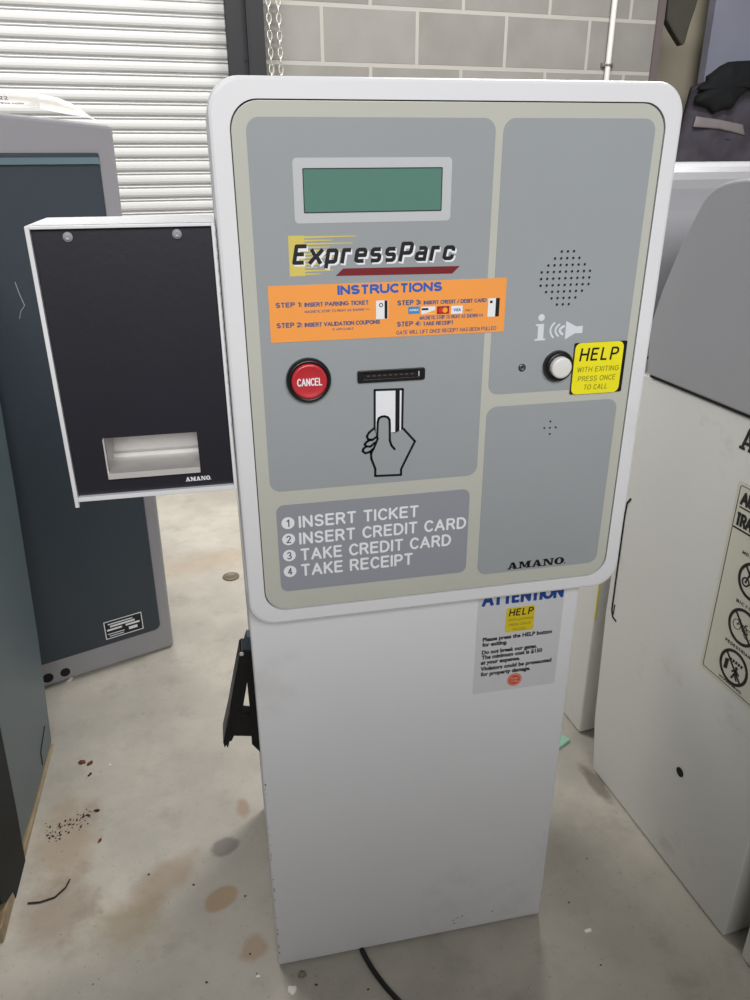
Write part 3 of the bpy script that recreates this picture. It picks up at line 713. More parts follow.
# cut the tray cavity into the box body
me = rb.data; bm = bmesh.new(); bm.from_mesh(me)
off = -Vector(ps.location)
front = [f for f in bm.faces if abs(f.calc_center_median().y - (BY+.007+off.y)) < 1e-5]
bmesh.ops.delete(bm, geom=front, context='FACES')
bm.to_mesh(me); bm.free()
for e in (0,):
    bm = bmesh.new(); D = PY+.055
    def qd(*p): bm.faces.new([bm.verts.new(x) for x in p])
    zf = hz0+.004
    qd((hx0,D,hz1),(hx1,D,hz1),(hx1,D,zf),(hx0,D,zf))
    qd((hx0,PY,zf),(hx1,PY,zf),(hx1,D,zf),(hx0,D,zf))
    qd((hx0,PY,hz1),(hx0,D,hz1),(hx0,D,zf),(hx0,PY,zf)); qd((hx1,PY,hz1),(hx1,D,hz1),(hx1,D,zf),(hx1,PY,zf))
    qd((hx0,PY,hz1),(hx1,PY,hz1),(hx1,D,hz1),(hx0,D,hz1))
    # turned-down front lip and left flange
    box(bm, hx0-.001,hx1,PY-.007,PY+.001,hz0-.001,hz0+.0055); box(bm, hx0-.0015,hx0,PY-.004,PY+.002,hz0,hz1)
    box(bm, hx0,hx1,PY+.046,PY+.055,zf,zf+.004)
    obj('receipt_tray', bm, STEEL, rb)
for p in ((68,237),(177,234)):
    c = FP.px(*p)
    s_ = obj('face_screw', lathe(bmesh.new(), FP, *c, [(.0044,0),(.0046,.0012),(.0038,.0022),(.0028,.0022),(.0026,.0034),(.0018,.0036),(.0012,.0026),(0,.0026)], 24), NYL, rb, smooth=True)
a, b_ = FP.px(186,481.6), FP.px(210.4,479.2)
obj('maker_lettering', slab_serif(bmesh.new(), FP, a[0], b_[0], (a[1]+b_[1])/2, .0048, .0003), WPRINT, rb)

# black folded arm bracket on the left side of the pedestal
BR = Plane((0,.10,0),(1,0,0))
def b5(x,y): return BR.px(210+x/5, 600+y/5)
bm = bmesh.new()
slab(bm, BR, [b5(150,262),b5(160,252),b5(205,258),b5(185,420),b5(155,600),b5(110,705),b5(66,722),b5(66,700),b5(95,560),b5(120,420)], -.03, 0)
slab(bm, BR, [b5(170,262),b5(228,262),b5(250,420),b5(256,770),b5(210,725),b5(205,600),b5(188,440)], -.03, -.001)
slab(bm, BR, [b5(120,690),b5(120,600),b5(150,580),b5(215,590),b5(215,692)], -.026, -.004)
slab(bm, BR, [b5(66,700),b5(104,530),b5(112,535),b5(95,715),b5(90,730),b5(84,728),b5(84,716),b5(72,730)], -.034, .004)
br = obj('arm_bracket', bm, BLKP, ps, bevel=.0012, label='black folding bracket on the left side')
obj('bracket_hinge', slab(bmesh.new(), BR, [b5(185,190),b5(235,190),b5(235,265),b5(165,260)], -.02, -.002), mat('blue_grey_steel',(78,84,98),.4,.4), br)
c = b5(158,268); obj('bracket_bolt', lathe(bmesh.new(), BR, *c, [(.003,0),(.003,.0015),(0,.002)], 14), STEEL, br)

# power cord
p0, p1, p2, p3 = on_floor(362,952), on_floor(368,965), on_floor(380,985), on_floor(402,1006)
pts = [(p0.x,.0295,.0045),(p0.x,p0.y,.0045)]
for i in range(1,12):
    t = i/11; q = (1-t)**3*p0+3*(1-t)**2*t*p1+3*(1-t)*t*t*p2+t**3*p3; pts.append((q.x,q.y,.0045))
for k in range(1,6): pts.append((p3.x+.03*k, p3.y-.05*k, .0045))
cord = obj('power_cord', tube(bmesh.new(), pts, .0042, 8), mat('black_rubber',(26,25,26),.6), root=(p1.x,p1.y,0), smooth=True)
tag(cord, 'black power cord running out from under the white payment machine', 'cord')

# ================================================================== GREEN CABINET BEHIND
GA = on_floor(174.7,646.7); GB = on_floor(45,689); gu = (GA-GB).normalized(); gyaw = math.atan2(gu.y, gu.x)
gc = thing('equipment_cabinet', 'tall grey cabinet with dark green front panel behind the receipt box', 'cabinet', (GA.x,GA.y,0), gyaw)
GP = Plane(GA, gu); GH = 1.226
def gp(*p): return GP.px(*p)
def gbox(x0,x1,y0,y1,z0,z1): # local to the cabinet: x along front (0 = right end), y into depth
    return nb(x0,x1,y0,y1,z0,z1)
bm = bmesh.new()
slab(bm, Plane((0,0,0),(1,0,0)), [(-.46,.003),(0,.003),(.017,GH),(-.46,GH+.47*.09)], -.42, 0)
obj('body', bm, GRAYB, gc, world=False, bevel=.008)
rr = gp(97.8,152.7); r2 = gp(160,626.7); bl = gp(41,665)
px1 = r2[0]; pz1 = rr[1]; pz0 = (r2[1]+bl[1])/2
bm = bmesh.new(); GL = Plane((0,0,0),(1,0,0))
pts = [(rr[0],pz1),(-.43,pz1),(-.43,pz0)]+[(px1-.016+.016*math.cos(t), pz0+.016+.016*math.sin(t)) for t in [math.radians(-90+11.25*i) for i in range(9)]]
slab(bm, GL, pts, 0, .007)
dp = obj('front_panel', bm, GREEN, gc, world=False, bevel=.003)
bm = bmesh.new(); 
xr=rr[0]
vs = [bm.verts.new(v) for v in ((-.43,-.007,pz1-.022),(xr,-.007,pz1-.022),(xr,-.0005,pz1),(-.43,-.0005,pz1),(-.43,-.0165,pz1-.020),(xr-.006,-.0165,pz1-.020))]
bm.faces.new((vs[0],vs[1],vs[5],vs[4])); bm.faces.new((vs[4],vs[5],vs[2],vs[3])); bm.faces.new((vs[1],vs[2],vs[5])); bm.faces.new((vs[0],vs[4],vs[3])); 
obj('panel_ledge', bm, mat('light_green_edge',(92,112,120),.3,vary=.03,scale=5), dp, world=False)
q = [gp(*p) for p in ((102.7,621.3),(140.8,609.9),(142.1,626.7),(105.3,638.7))]
lx0,lx1,lz0,lz1 = (q[0][0]+q[3][0])/2,(q[1][0]+q[2][0])/2,(q[2][1]+q[3][1])/2,(q[0][1]+q[1][1])/2
lp = obj('rating_plate', slab(bmesh.new(), GL, [(lx0,lz0),(lx1,lz0),(lx1,lz1),(lx0,lz1)], .007, .0078), BLACK, gc, world=False, label='black rating plate with white print')
bm = bmesh.new(); ww=lx1-lx0; hh=lz1-lz0
ring(bm, GL, [(lx0,lz0),(lx1,lz0),(lx1,lz1),(lx0,lz1)], [(lx0+.002,lz0+.002),(lx1-.002,lz0+.002),(lx1-.002,lz1-.002),(lx0+.002,lz1-.002)], .0078, .0081)
for u0,u1,v0,v1 in ((.1,.75,.78,.84),(.15,.8,.62,.72),(.06,.45,.44,.54),(.55,.92,.46,.56),(.06,.5,.24,.28),(.62,.85,.2,.36),(.1,.48,.12,.16)):
    slab(bm, GL, [(lx0+ww*u0,lz0+hh*v0),(lx0+ww*u1,lz0+hh*v0),(lx0+ww*u1,lz0+hh*v1),(lx0+ww*u0,lz0+hh*v1)], .0078, .0081)
obj('plate_print', bm, WPRINT, lp, world=False)
for p,r_ in (((48,678),.0125),((65.3,672.3),.0115)):
    c = gp(*p); obj('knockout_hole', slab(bmesh.new(), GL, circ(*c,r_), -.002, .0006), DARK, gc, world=False)
c = gp(68,680)
bm = bmesh.new(); slab(bm, GL, [(c[0]-.012,c[1]-.014),(c[0]+.004,c[1]-.010),(c[0]+.012,c[1]+.004),(c[0]+.006,c[1]+.006),(c[0]-.008,c[1]-.004)], .001, .003); obj('bent_tab', bm, mat('pale_tab',(206,198,190),.4), gc, world=False)

bm = bmesh.new(); strip(bm, GL, [gp(*p) for p in ((14.5,282),(19,294),(24,305))], .0016, .0072); strip(bm, GL, [gp(*p) for p in ((24,305),(20,311),(19,318))], .0012, .0072)
obj('paint_scratch', bm, mat('pale_scratch',(140,150,158),.5), dp, world=False)
# curved paper tag on top of the cabinet
GM = Matrix.Translation((GA.x,GA.y,0)) @ Matrix.Rotation(gyaw,4,'Z')
TG = Plane(GM @ Vector((0,.012,0)), gu)
def tg(x,y): return TG.px(x,y)
top = [(-30,86),(0,91.5),(20,91),(40,93.5),(60,97.5),(75,104),(88,113),(96.5,119.2)]
bot = [(-30,98),(0,104.5),(20,106.2),(40,108.5),(56,112),(72,115),(88,117.5),(97.5,120.2)]
bm = bmesh.new(); A=[];B=[]
for k,(a,b_) in enumerate(zip(top,bot)):
    a=tg(*a); b_=tg(*b_)
    A.append(a); B.append(b_)
def tgv(u,z,back): return TG.P(u,z,-back)
fr=[[bm.verts.new(tgv(b_[0],b_[1],0)),bm.verts.new(tgv((a[0]+b_[0])/2,(a[1]*.55+b_[1]*.45),.004)),bm.verts.new(tgv(a[0],a[1],.014))] for a,b_ in zip(A,B)]
for p,q in zip(fr,fr[1:]):
    for i in range(2): bm.faces.new((p[i],q[i],q[i+1],p[i+1]))
bmesh.ops.solidify(bm, geom=list(bm.faces), thickness=.0008)
tl = tg(40,108)
tagp = thing('lot_tag', 'curled white paper tag lying on top of the green-fronted cabinet', 'paper tag', TG.P(tl[0],GH,0), gyaw)
obj('tag_sheet', bm, PAPER, tagp, smooth=True)
bm = bmesh.new()
TG2 = Plane(TG.P(0,0,.0022), gu)
a,b_ = TG2.px(-9,100.3),TG2.px(8,98.6); text(bm, TG2, '-522', a[0],b_[0],(a[1]+b_[1])/2,.0055,0,bold=.0)
obj('tag_number', bm, BLACK, tagp)
bm = bmesh.new(); a,b_ = TG2.px(-10,103.4),TG2.px(24,104.6); text(bm, TG2, 'e-wave.com', a[0],b_[0],(a[1]+b_[1])/2,.0038,0,bold=.02)
obj('tag_web_address', bm, STAMP, tagp)
a,b_ = TG.px(-20,112.5),TG.px(15,108)
bm = nb(a[0],b_[0],0.0,.03,GH+.0003,GH+.0025)
for v in bm.verts: v.co = TG.P(v.co.x, v.co.z, -v.co.y-.001+.012)
lb = obj('paper_slip', bm, LBLUE, root=TG.P(a[0],GH,0)); tag(lb, 'light blue slip under the curled white tag', 'paper')

# ================================================================== CABINET AT THE LEFT EDGE
lc = thing('equipment_cabinet', 'grey-green cabinet cut off by the left edge, side-on, with rust-stained cream base', 'cabinet', (-.52,.40,0))
def side_x(z, y): return -.44
# side outline in y,z ; built as an extrusion along -x
LS = Plane((-.440,0,0),(0,-1,0))       # u = -y ; outward normal must face +x
LS = Plane((-.440,0,0),(0,1,0))        # u = +y, v = z, n = +x
outl = [(.275,.035),(.40,.018),(.632,.010),(.70,.24),(.763,.551),(.796,.76),(.80,1.0),(.30,1.0),(.27,.6)]
obj('body', slab(bmesh.new(), LS, outl, -.12, 0), TEAL, lc, bevel=.004)
base = obj('base_frame', slab(bmesh.new(), LS, [(.163,0),(.63,0),(.632,.006),(.42,.012),(.30,.020),(.262,.024),(.20,.03),(.170,.025)], -.12, .003), CREAMB, lc, bevel=.003)
dr = [LS.px(*p) for p in ((14,900),(18,901),(23,896),(27,884),(25,868),(14,806),(0,735),(-30,590))]+[(.50,1.0),(.20,1.0),(.19,.6),(.19,.055),(.21,.036)]+[LS.px(11,893)]
obj('door', slab(bmesh.new(), LS, dr, -.12, .004), GREEND, lc, bevel=.003)
bm = bmesh.new(); 
q = [LS.px(*p) for p in ((44.5,726),(40.5,752),(42.5,765))]; stroke(bm, LS, q, .0022, 0, .0012, cap=False)
obj('panel_seam', bm, DARK, lc)

# ================================================================== GATE CABINETS ON THE RIGHT
RA, RB = on_floor(592.6,770.5), on_floor(722.4,938.5); ru = (RB-RA).normalized(); ryaw = math.atan2(ru.y, ru.x)
# local frame: x runs along the face toward the viewer, y into the cabinet (away from the pay station)
def gate_cabinet(origin, label, L=.39, hood_prof=None, b0=0, fl=1):
    t = thing('barrier_gate_cabinet', label, 'gate cabinet', (origin.x,origin.y,0), ryaw)
    GLc = Plane((0,0,0),(1,0,0))
    b = obj('body', slab(bmesh.new(), Plane((0,0,0),(1,0,0)), [(b0,.004),(L,.004),(L,.839),(b0-.030*fl,.839),(b0-.033*fl,.37),(b0-.020*fl,.12)], -.36, 0), WHITE2, t, world=False, bevel=.004)
    bm = nb(.01,L-.01,.01,.35,0,.004); obj('base_gasket', bm, DARK, t, world=False)
    P = Plane((0,.34,0),(1,0,0)); bm = bmesh.new()
    k = L/.39
    slab(bm, Plane((0,0,0),(1,0,0)), [(x*k if x>0 else x, z) for x,z in hood_prof], -.365, .006)
    h = obj('hood', bm, HOOD, t, world=False, bevel=.004)
    bm = nb(.0,L-.004,-.003,.362,.839,.845); obj('hood_seal', bm, DARK, t, world=False)
    return t
_rp = Plane(RA, ru)
hp = [_rp.px(*p) for p in ((650,372),(651,348),(653.6,324),(665,290),(677.5,260),(690,232.5),(701.6,209.5),(707,200),(713,192.5),(720,186.5),(728,182.6),(738,180),(750,178.6))]
hood_prof = [(hp[0][0],.843)]+hp[1:]+[(.30,hp[-1][1]+.002),(.345,1.128),(.365,1.095),(.388,.98),(.390,.86),(.390,.843)]
g1 = gate_cabinet(RA, 'white barrier gate cabinet with silver hood and pedestrian warning label, right of payment machine', hood_prof=hood_prof)
RM1 = Matrix.Translation((RA.x,RA.y,0)) @ Matrix.Rotation(ryaw,4,'Z')
RP = Plane(RA, ru)     # world plane of its face; u toward the viewer
def rp(*p): return RP.px(*p)
FL = Plane((0,0,0),(1,0,0))       # same face in the cabinet's own frame; outward = -y
c = rp(680,772); obj('cable_hole', slab(bmesh.new(), FL, circ(*c,.0085,24), -.001, .0008), DARK, g1, world=False)
bm = bmesh.new(); q = [rp(*p) for p in ((631,499),(627.5,503),(625,515),(612,610),(613,617),(616,621))]; stroke(bm, FL, q, .0032, 0, .0012)
q = [rp(*p) for p in ((615,605),(613.4,614))]; stroke(bm, FL, q, .0016, 0, .0012); obj('door_seam', bm, DARK, g1, world=False)
# maker's name (runs toward the viewer)
a = rp(739.5,446)
bm = slab_serif(bmesh.new(), FL, a[0], a[0]+.17, a[1]-.003, .033, .0006); obj('maker_lettering', bm, BLACK, g1, world=False)
# warning label
lbx0 = rp(706,668)[0]-.004; lbx0b = rp(737,480)[0]-.004; lx0 = (lbx0+lbx0b)/2; lx1 = lx0+.128; lz1 = .749; lz0 = .427
wl = obj('warning_label', slab(bmesh.new(), FL, rrect(lx0,lz0,lx1,lz1,.006), 0, .0005), LABEL, g1, world=False, label='cream warning label with three black prohibition symbols')
bm = bmesh.new(); B0,B1 = .0005,.0009
ring(bm, FL, rrect(lx0+.005,lz0+.006,lx1-.005,lz1-.006,.004), rrect(lx0+.0058,lz0+.0068,lx1-.0058,lz1-.0068,.0035), B0, B1)
stext(bm, FL, 'AUTOMATIC', lx0+.011, lx1-.011, .7150, .021, B1, weight=.24, gap=.0, caps=False); stext(bm, FL, 'TRAFFIC GATE', lx0+.009, lx1-.009, .6830, .021, B1, weight=.24, gap=.0, caps=False)
slab(bm, FL, [(lx0+.011,.7105),(lx1-.011,.7105),(lx1-.011,.7125),(lx0+.011,.7125)], B0, B1); slab(bm, FL, [(lx0+.007,.6775),(lx1-.007,.6775),(lx1-.007,.680),(lx0+.007,.680)], B0, B1)
mx = (lx0+lx1)/2
cs = [(mx,.6155),(mx,.5400),(mx,.4690)]
for (x,z),w_,nm in zip(cs,(.030,.022,.026),('MOTORCYCLE','BICYCLE','PEDESTRIAN')):
    stext(bm, FL, nm, x-w_, x+w_, z+.0322, .0052, B1, weight=.22, caps=False)
    ring(bm, FL, circ(x,z,.0290,40), circ(x,z,.0242,40), B0, B1)
    stroke(bm, FL, [(x-.018,z+.018),(x+.018,z-.018)], .0036, B0, B1)
text(bm, FL, 'WARNING', mx-.024, mx+.024, lz0+.0105, .0042, B1, bold=.02)
def wheel(x,z,r,w): ring(bm, FL, circ(x,z,r,24), circ(x,z,r-w,24), B0, B1)
x,z = cs[0]; wheel(x-.013,z-.006,.0075,.0025); wheel(x+.013,z-.006,.0075,.0025); slab(bm, FL, circ(x-.013,z-.006,.002,10), B0, B1)
for s_ in (((-.013,-.006),(-.008,.010),(-.011,.012)),((-.008,.006),(.006,.006),(.013,-.006)),((-.004,-.006),(.006,-.006),(.006,.004)),((.004,.008),(.014,.008))): stroke(bm, FL, [(x+a,z+b) for a,b in s_], .0028, B0, B1)
x,z = cs[1]; wheel(x-.0115,z-.001,.0082,.0010); wheel(x+.0115,z-.006,.0082,.0010)
for s_ in (((-.0115,-.001),(-.004,.004),(.006,.003),(.0115,-.006),(.001,-.006),(-.005,.004)),((-.0115,-.001),(-.006,.009),(-.009,.010)),((.001,-.006),(.005,.007),(.008,.007))): stroke(bm, FL, [(x+a,z+b) for a,b in s_], .0014, B0, B1)
x,z = cs[2]
slab(bm, FL, [(x-.0185,z-.012),(x-.0115,z-.010),(x-.0110,z+.008),(x-.0180,z+.006)], B0, B1)
for k in range(5): slab(bm, FL, [(x-.010+k*.0055,z+.008),(x-.0065+k*.0055,z+.008),(x-.0055+k*.0055,z+.013),(x-.009+k*.0055,z+.013)], B0, B1)
slab(bm, FL, circ(x+.006,z+.002,.0028,14), B0, B1)
for s_ in (((.006,-.001),(.004,-.009)),((.004,-.009),(.000,-.018)),((.004,-.009),(.010,-.017)),((.006,-.002),(.012,-.006)),((.005,-.002),(-.001,-.007))): stroke(bm, FL, [(x+a,z+b) for a,b in s_], .003, B0, B1)
obj('warning_print', bm, BLACK, wl, world=False)

PB = on_floor(579,734)
o2 = Vector((PB.x,PB.y,0)) - Vector((ru.x,ru.y,0))*.39
g2 = gate_cabinet(o2, 'white barrier gate cabinet with silver hood standing behind the labelled one', hood_prof=hood_prof[:-6]+[(.20,1.156)]+[(.30+.09*math.sin(t), 1.046+.11*math.cos(t)) for t in [math.radians(10*k) for k in range(10)]]+[(.392,.95),(.392,.843)])
# its near corner: yellow tape, seam and latch end
bm = nb(.3885,.3915,-.0015,.0015,.30,.80); obj('yellow_edge_tape', bm, YEDGE, g2, world=False)
bm = nb(.300,.303,-.0012,.001,.14,.80); obj('door_seam', bm, mat('seam_grey',(120,112,100),.6), g2, world=False)
bm = nb(.298,.306,-.004,.001,.13,.15); obj('seam_stop', bm, mat('seam_brown',(96,84,70),.6), g2, world=False)
WA = on_floor(738,955)
g3 = gate_cabinet(Vector((WA.x,WA.y,0)), 'white cabinet whose lower corner shows at the bottom right edge of the photo', hood_prof=[(max(x,.004),z) for x,z in hood_prof], b0=.004, fl=0)

# ================================================================== HANGING THINGS BEHIND
def chain(px_top, px_bot, label):
    def wl(x,y):
        Mi = WM.inverted(); o = Mi @ CAM; d = Mi.to_3x3() @ ray(x,y); t = (-.03-o.y)/d.y; return o+d*t
    a, b_ = wl(*px_top), wl(*px_bot); dx = (b_.x-a.x)/(b_.z-a.z)
    bm = bmesh.new(); z = 1.25; i = 0
    while z > -1.68:
        x = a.x + dx*(z-a.z)*.15; pts = []
        for k in range(16):
            t = 2*PI*k/16; u = .0085*math.cos(t); v = .0185*math.sin(t)
            pts.append((x+(u if i%2==0 else u*.25), -.03+(0 if i%2==0 else u), z+v))
        tube(bm, pts, .0026, 6, closed=True); z -= .0285; i += 1
    o = obj('hoist_chain', bm, CHAINM, smooth=True, world=False)
    o.matrix_world = WM @ Matrix.Translation((a.x,-.03,0)); o.data.transform(Matrix.Translation((-a.x,.03,0)))
    return tag(o, label, 'chain', None)
chain((268,0),(271,70),'galvanised hand chain hanging nearest the black shutter guide')
chain((278,0),(280,70),'second galvanised hand chain, to the right of the one beside the black guide')
cp = thing('wall_conduit', 'thin pale vertical pipe clamped to the grey block wall', 'pipe', WM @ Vector((1.3228,-.016,ZF)), WYAW)
bm = tube(bmesh.new(), [(0,0,0),(0,0,2.9)], .0125, 14); obj('pipe', bm, PIPE, cp, world=False, smooth=True)
zc = .0 - ZF - .175
bm = nb(-.030,.030,.004,.016,zc-.008,zc+.008); tube(bm, [(-.0145,0,zc-.008),(-.0145,0,zc+.008)], .004, 8); lathe(bm, Plane((.022,.004,zc),(1,0,0)),0,0,[(.006,0),(.006,.004),(0,.005)],12)
for k in range(12):
    pass
ringpts = [(.0155*math.cos(2*PI*k/20),.0155*math.sin(2*PI*k/20),zc) for k in range(20)]; tube(bm, ringpts, .004, 6, closed=True)
obj('pipe_clamp', bm, mat('clamp_metal',(150,148,144),.35,.7), cp, world=False)

# dark cloth corner hanging in the alcove
TP = Plane((0,3.05,0),(1,0,0))
def t1(x,y): return TP.px(650+x/7.5, y/7.5)
bm = bmesh.new(); top_ = TP.px(680,-60)
slab(bm, TP, [t1(240,342),t1(262,330),t1(300,190),t1(345,60),(t1(380,0)[0]+.03,top_[1]),(t1(140,0)[0]-.03,top_[1]),t1(140,0),t1(128,150),t1(175,235)], -.05, 0)
dc = obj('hanging_cloth', bm, TARP, root=TP.P(t1(240,0)[0],3.0,0) if False else TP.P(*top_,0), bevel=.015); tag(dc, 'dark pointed cloth hanging beside the end of the block wall', 'cloth')
# jackets on the blue-grey panel
JP = Plane((0,3.40,0),(1,0,0))
def j2(x,y): return JP.px(670+x/8.34, 50+y/8.34)
def cushion(poly, depth, c0, name, m, parent=None, folds=0, root=None, label=None):
    """soft cloth volume with its outline given on the surface, bulging outwards"""
    cx = sum(p[0] for p in poly)/len(poly); cz = sum(p[1] for p in poly)/len(poly)
    bm = bmesh.new(); rings_ = []
    dense = []
    n = len(poly)
    for i in range(n):
        a, b_ = Vector(poly[i]), Vector(poly[(i+1)%n])
        for k in range(4): dense.append(a.lerp(b_, k/4))
    for s_, h in ((1,0),(.98,.35),(.9,.68),(.7,.9),(.4,1),(.15,1.02)):
        row = []
        for p in dense:
            x = cx+(p.x-cx)*s_; z = cz+(p.y-cz)*s_
            w = 1+folds*math.sin(x*70+z*9)
            row.append(bm.verts.new(JP.P(x,z,c0+depth*h*w)))
        rings_.append(row)
    for A_,B_ in zip(rings_, rings_[1:]):
        for i in range(len(dense)): bm.faces.new((A_[i],A_[(i+1)%len(dense)],B_[(i+1)%len(dense)],B_[i]))
    bm.faces.new(rings_[-1]); bm.faces.new(rings_[0])
    return obj(name, bm, m, parent, smooth=True, root=root, label=label)
gj = thing('hanging_jacket', 'dark grey work jacket with pale reflective band hanging behind the silver hoods', 'jacket', JP.P(*j2(400,950),-.1+.1))
poly = [j2(*p) for p in ((240,300),(420,230),(640,200),(900,260),(1000,600),(1050,1300),(60,1300),(75,940),(130,700),(190,480))]
cushion(poly, .07, -.08, 'jacket_body', JGRY, gj, folds=.10)
band = [j2(*p) for p in ((215,552),(415,580),(610,622),(625,712),(410,660),(190,642))]
cushion(band, .012, -.001, 'reflective_band', JSTR, gj)
bj = cushion([j2(*p) for p in ((560,92),(700,86),(900,120),(1000,260),(900,330),(640,320),(560,400),(500,490),(420,500),(350,530),(300,480),(240,460),(190,440),(205,385),(260,350),(215,330),(235,300),(290,265),(295,220),(335,195),(410,135),(480,100))], .05, .004, 'draped_jacket', JBLK, root=JP.P(*j2(500,500),0), folds=.06)
tag(bj, 'black jacket draped over the top of the grey hanging work jacket', 'jacket')

# ================================================================== SMALL THINGS ON THE FLOOR
def flat_bit(name, px, r, m, label, cat, group=None, h=.002, seed=0, asp=1., ang=0):
    p = on_floor(*px); rnd = random.Random(seed); n = 11; bm = bmesh.new()
    pts = []
    for i in range(n):
        t = 2*PI*i/n; rr_ = r*(.65+.5*rnd.random()); x, y = rr_*math.cos(t), rr_*asp*math.sin(t)
        pts.append((x*math.cos(ang)-y*math.sin(ang), x*math.sin(ang)+y*math.cos(ang)))
    a = [bm.verts.new((x,y,.0002)) for x,y in pts]; b_ = [bm.verts.new((x*.85,y*.85,h*(.6+.6*rnd.random()))) for x,y in pts]
    bm.faces.new(a); bm.faces.new(b_)
    for i in range(n): bm.faces.new((a[i],a[(i+1)%n],b_[(i+1)%n],b_[i]))
    o = obj(name, bm, m, world=False); o.location = (p.x,p.y,0); return tag(o, label, cat, group)
flat_bit('paint_chip', (588,931), .0075, CHIP, 'white paint chip on the floor between the payment machine and right cabinet', 'chip', seed=1, asp=.6)
flat_bit('paint_chip', (292,990), .0068, CHIP, 'larger white chip just below the left front corner of payment machine', 'chip', seed=2, asp=1.3)
flat_bit('paint_chip', (258,977), .0045, CHIP, 'small white fleck left of the payment machine base', 'chip', seed=3, asp=.5)
flat_bit('dried_leaf', (303,975), .0075, mat('pale_leaf',(140,130,110),.8), 'pale crumpled leaf under the front edge of the payment machine', 'leaf', seed=4, asp=.7, h=.006)
flat_bit('dried_leaf', (82,763), .008, LEAF, 'reddish brown dried leaf, the left one of the pair by the left cabinet', 'leaf', seed=5, asp=.6, h=.005)
flat_bit('dried_leaf', (90,764), .007, LEAF, 'reddish brown dried leaf, the right one of the pair by the left cabinet', 'leaf', seed=6, asp=.6, h=.005, ang=.6)
flat_bit('dried_leaf', (90,775), .007, GRIT, 'dark narrow leaf scrap below the two reddish leaves', 'leaf', seed=7, asp=.3, ang=.9, h=.004)
flat_bit('dried_leaf', (97,811), .006, GRIT, 'small dark scrap right of the spilled black grit', 'leaf', seed=8, asp=.5, ang=-.3, h=.004)
flat_bit('dried_leaf', (100,841), .006, LEAF, 'brown scrap on the floor below right of the spilled grit', 'leaf', seed=9, asp=.4, ang=1.0, h=.004)
flat_bit('paint_chip', (110,765), .0022, CHIP, 'tiny white fleck right of the reddish leaves', 'chip', seed=10)
rnd = random.Random(3); bm = bmesh.new()
for i in range(130):
    t = rnd.random(); px = (46+44*t+rnd.gauss(0,4), 838-24*t+rnd.gauss(0,5)); p = on_floor(*px)
    r = .0004+.0016*rnd.random()**2
    bmesh.ops.create_icosphere(bm, subdivisions=1, radius=r, matrix=Matrix.Translation((p.x,p.y,r*.5)) @ Matrix.Rotation(rnd.random()*3,4,'Z') @ Matrix.Diagonal((1.6,1,.6,1)))
o = obj('spilled_grit', bm, GRIT, kind='stuff'); tag(o, 'dark grit spilled on the floor beside the left cabinet', 'grit')
rnd = random.Random(5); bm = bmesh.new()
for i in range(70):
    px = (rnd.uniform(60,740), rnd.uniform(560,990)); p = on_floor(*px)
    if -.02<p.x<.46 and p.y>.0: continue
    if p.x>.62 or p.x<-.42: continue
    r = .0007+.0014*rnd.random()**2
    bmesh.ops.create_icosphere(bm, subdivisions=1, radius=r, matrix=Matrix.Translation((p.x,p.y,r*.5)) @ Matrix.Diagonal((1.4,1,.6,1)))
o = obj('scattered_crumbs', bm, MUDM, kind='stuff'); tag(o, 'scattered dark crumbs over the concrete floor', 'crumbs')
q = [on_floor(*p) for p in ((28,904),(40,903),(55,898),(66,888),(70,880))]
o = obj('wire_scrap', tube(bmesh.new(), [(p.x,p.y,.0018) for p in q], .0016, 6), mat('dark_wire',(46,38,36),.7), root=(q[1].x,q[1].y,0), smooth=True); tag(o, 'thin curved dark wire lying below the left cabinet', 'wire')
p = on_floor(231,577)
bm = bmesh.new(); UP = Plane((0,0,0),(1,0,0),(0,1,0))
lathe(bm, UP, 0,0,[(.024,.0003),(.025,.003),(.022,.005),(.016,.005),(.014,.003),(0,.003)],24)
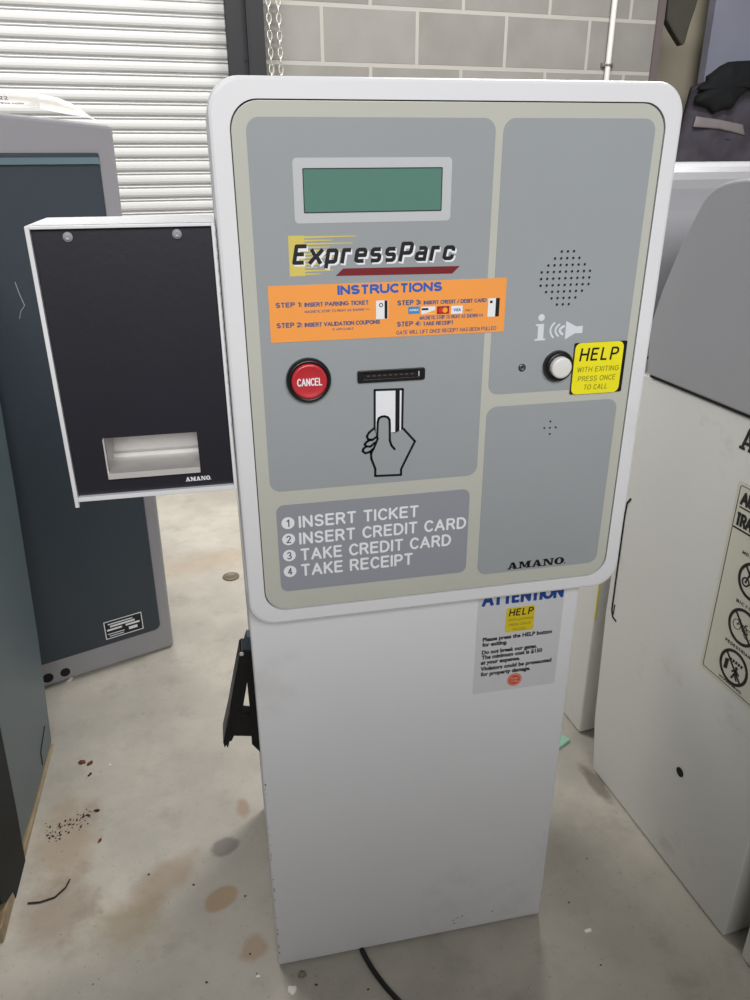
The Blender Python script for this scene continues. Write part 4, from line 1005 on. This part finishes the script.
o = obj('floor_cap', bm, mat('brown_grey_metal',(120,108,92),.5,.4,vary=.1,scale=60), world=False, smooth=True); o.location=(p.x,p.y,0); tag(o, 'small round brown cap in the floor behind the payment machine', 'cap')
p = on_floor(566,742)
bm = nb(-.03,.008,-.004,.016,.0,.006); o = obj('green_strip', bm, mat('mint_plastic',(150,200,176),.5), world=False); o.location=(p.x,p.y,0); o.rotation_euler=(0,0,.5); tag(o, 'mint green strip on the floor at the right rear of payment machine', 'strip')
q = [on_floor(*p) for p in ((648,868),(640,876),(628,885),(616,892),(606,905),(596,914))]

for o in C.objects:
    if o.parent is None:
        g_ = {'barrier_gate_cabinet':'barrier gate cabinets in a row on the right','hoist_chain':'hand chains beside the shutter guide',
              'paint_chip':'white paint chips on the floor','dried_leaf':'dried leaf scraps on the floor','equipment_cabinet':'green and grey equipment cabinets on the left'}.get(o.name.split('.')[0])
        if g_: o['group'] = g_
# ================================================================== LIGHT
def area_light(name, loc, target, sx, sy, watts, col=(1,1,1)):
    ld = bpy.data.lights.new(name, 'AREA'); ld.shape = 'RECTANGLE'; ld.size = sx; ld.size_y = sy; ld.energy = watts; ld.color = col
    o = bpy.data.objects.new(name, ld); C.objects.link(o); o.location = loc
    o.rotation_euler = (Vector(target)-Vector(loc)).to_track_quat('-Z','Y').to_euler(); return o
area_light('ceiling_lamp', (-.75, 1.6, 2.55), (-.75,1.6,0), 1.4, .4, 48, (1,.985,.955))
area_light('ceiling_lamp', (1.4, 1.5, 2.8), (1.4,1.5,0), 1.3, .4, 70, (1,.985,.96))
area_light('ceiling_lamp', (.0, -3.9, 3.0), (.0,-1.0,.9), 3.0, 1.6, 212, (1,.99,.985))
w = bpy.data.worlds.new('world'); bpy.context.scene.world = w; w.use_nodes = True
bg = w.node_tree.nodes['Background']; bg.inputs[0].default_value = (.97,.98,1,1); bg.inputs[1].default_value = .095
vs = bpy.context.scene.view_settings
vs.view_transform = 'Standard'; vs.look = 'None'; vs.exposure = 0; vs.gamma = 1; vs.use_curve_mapping = False
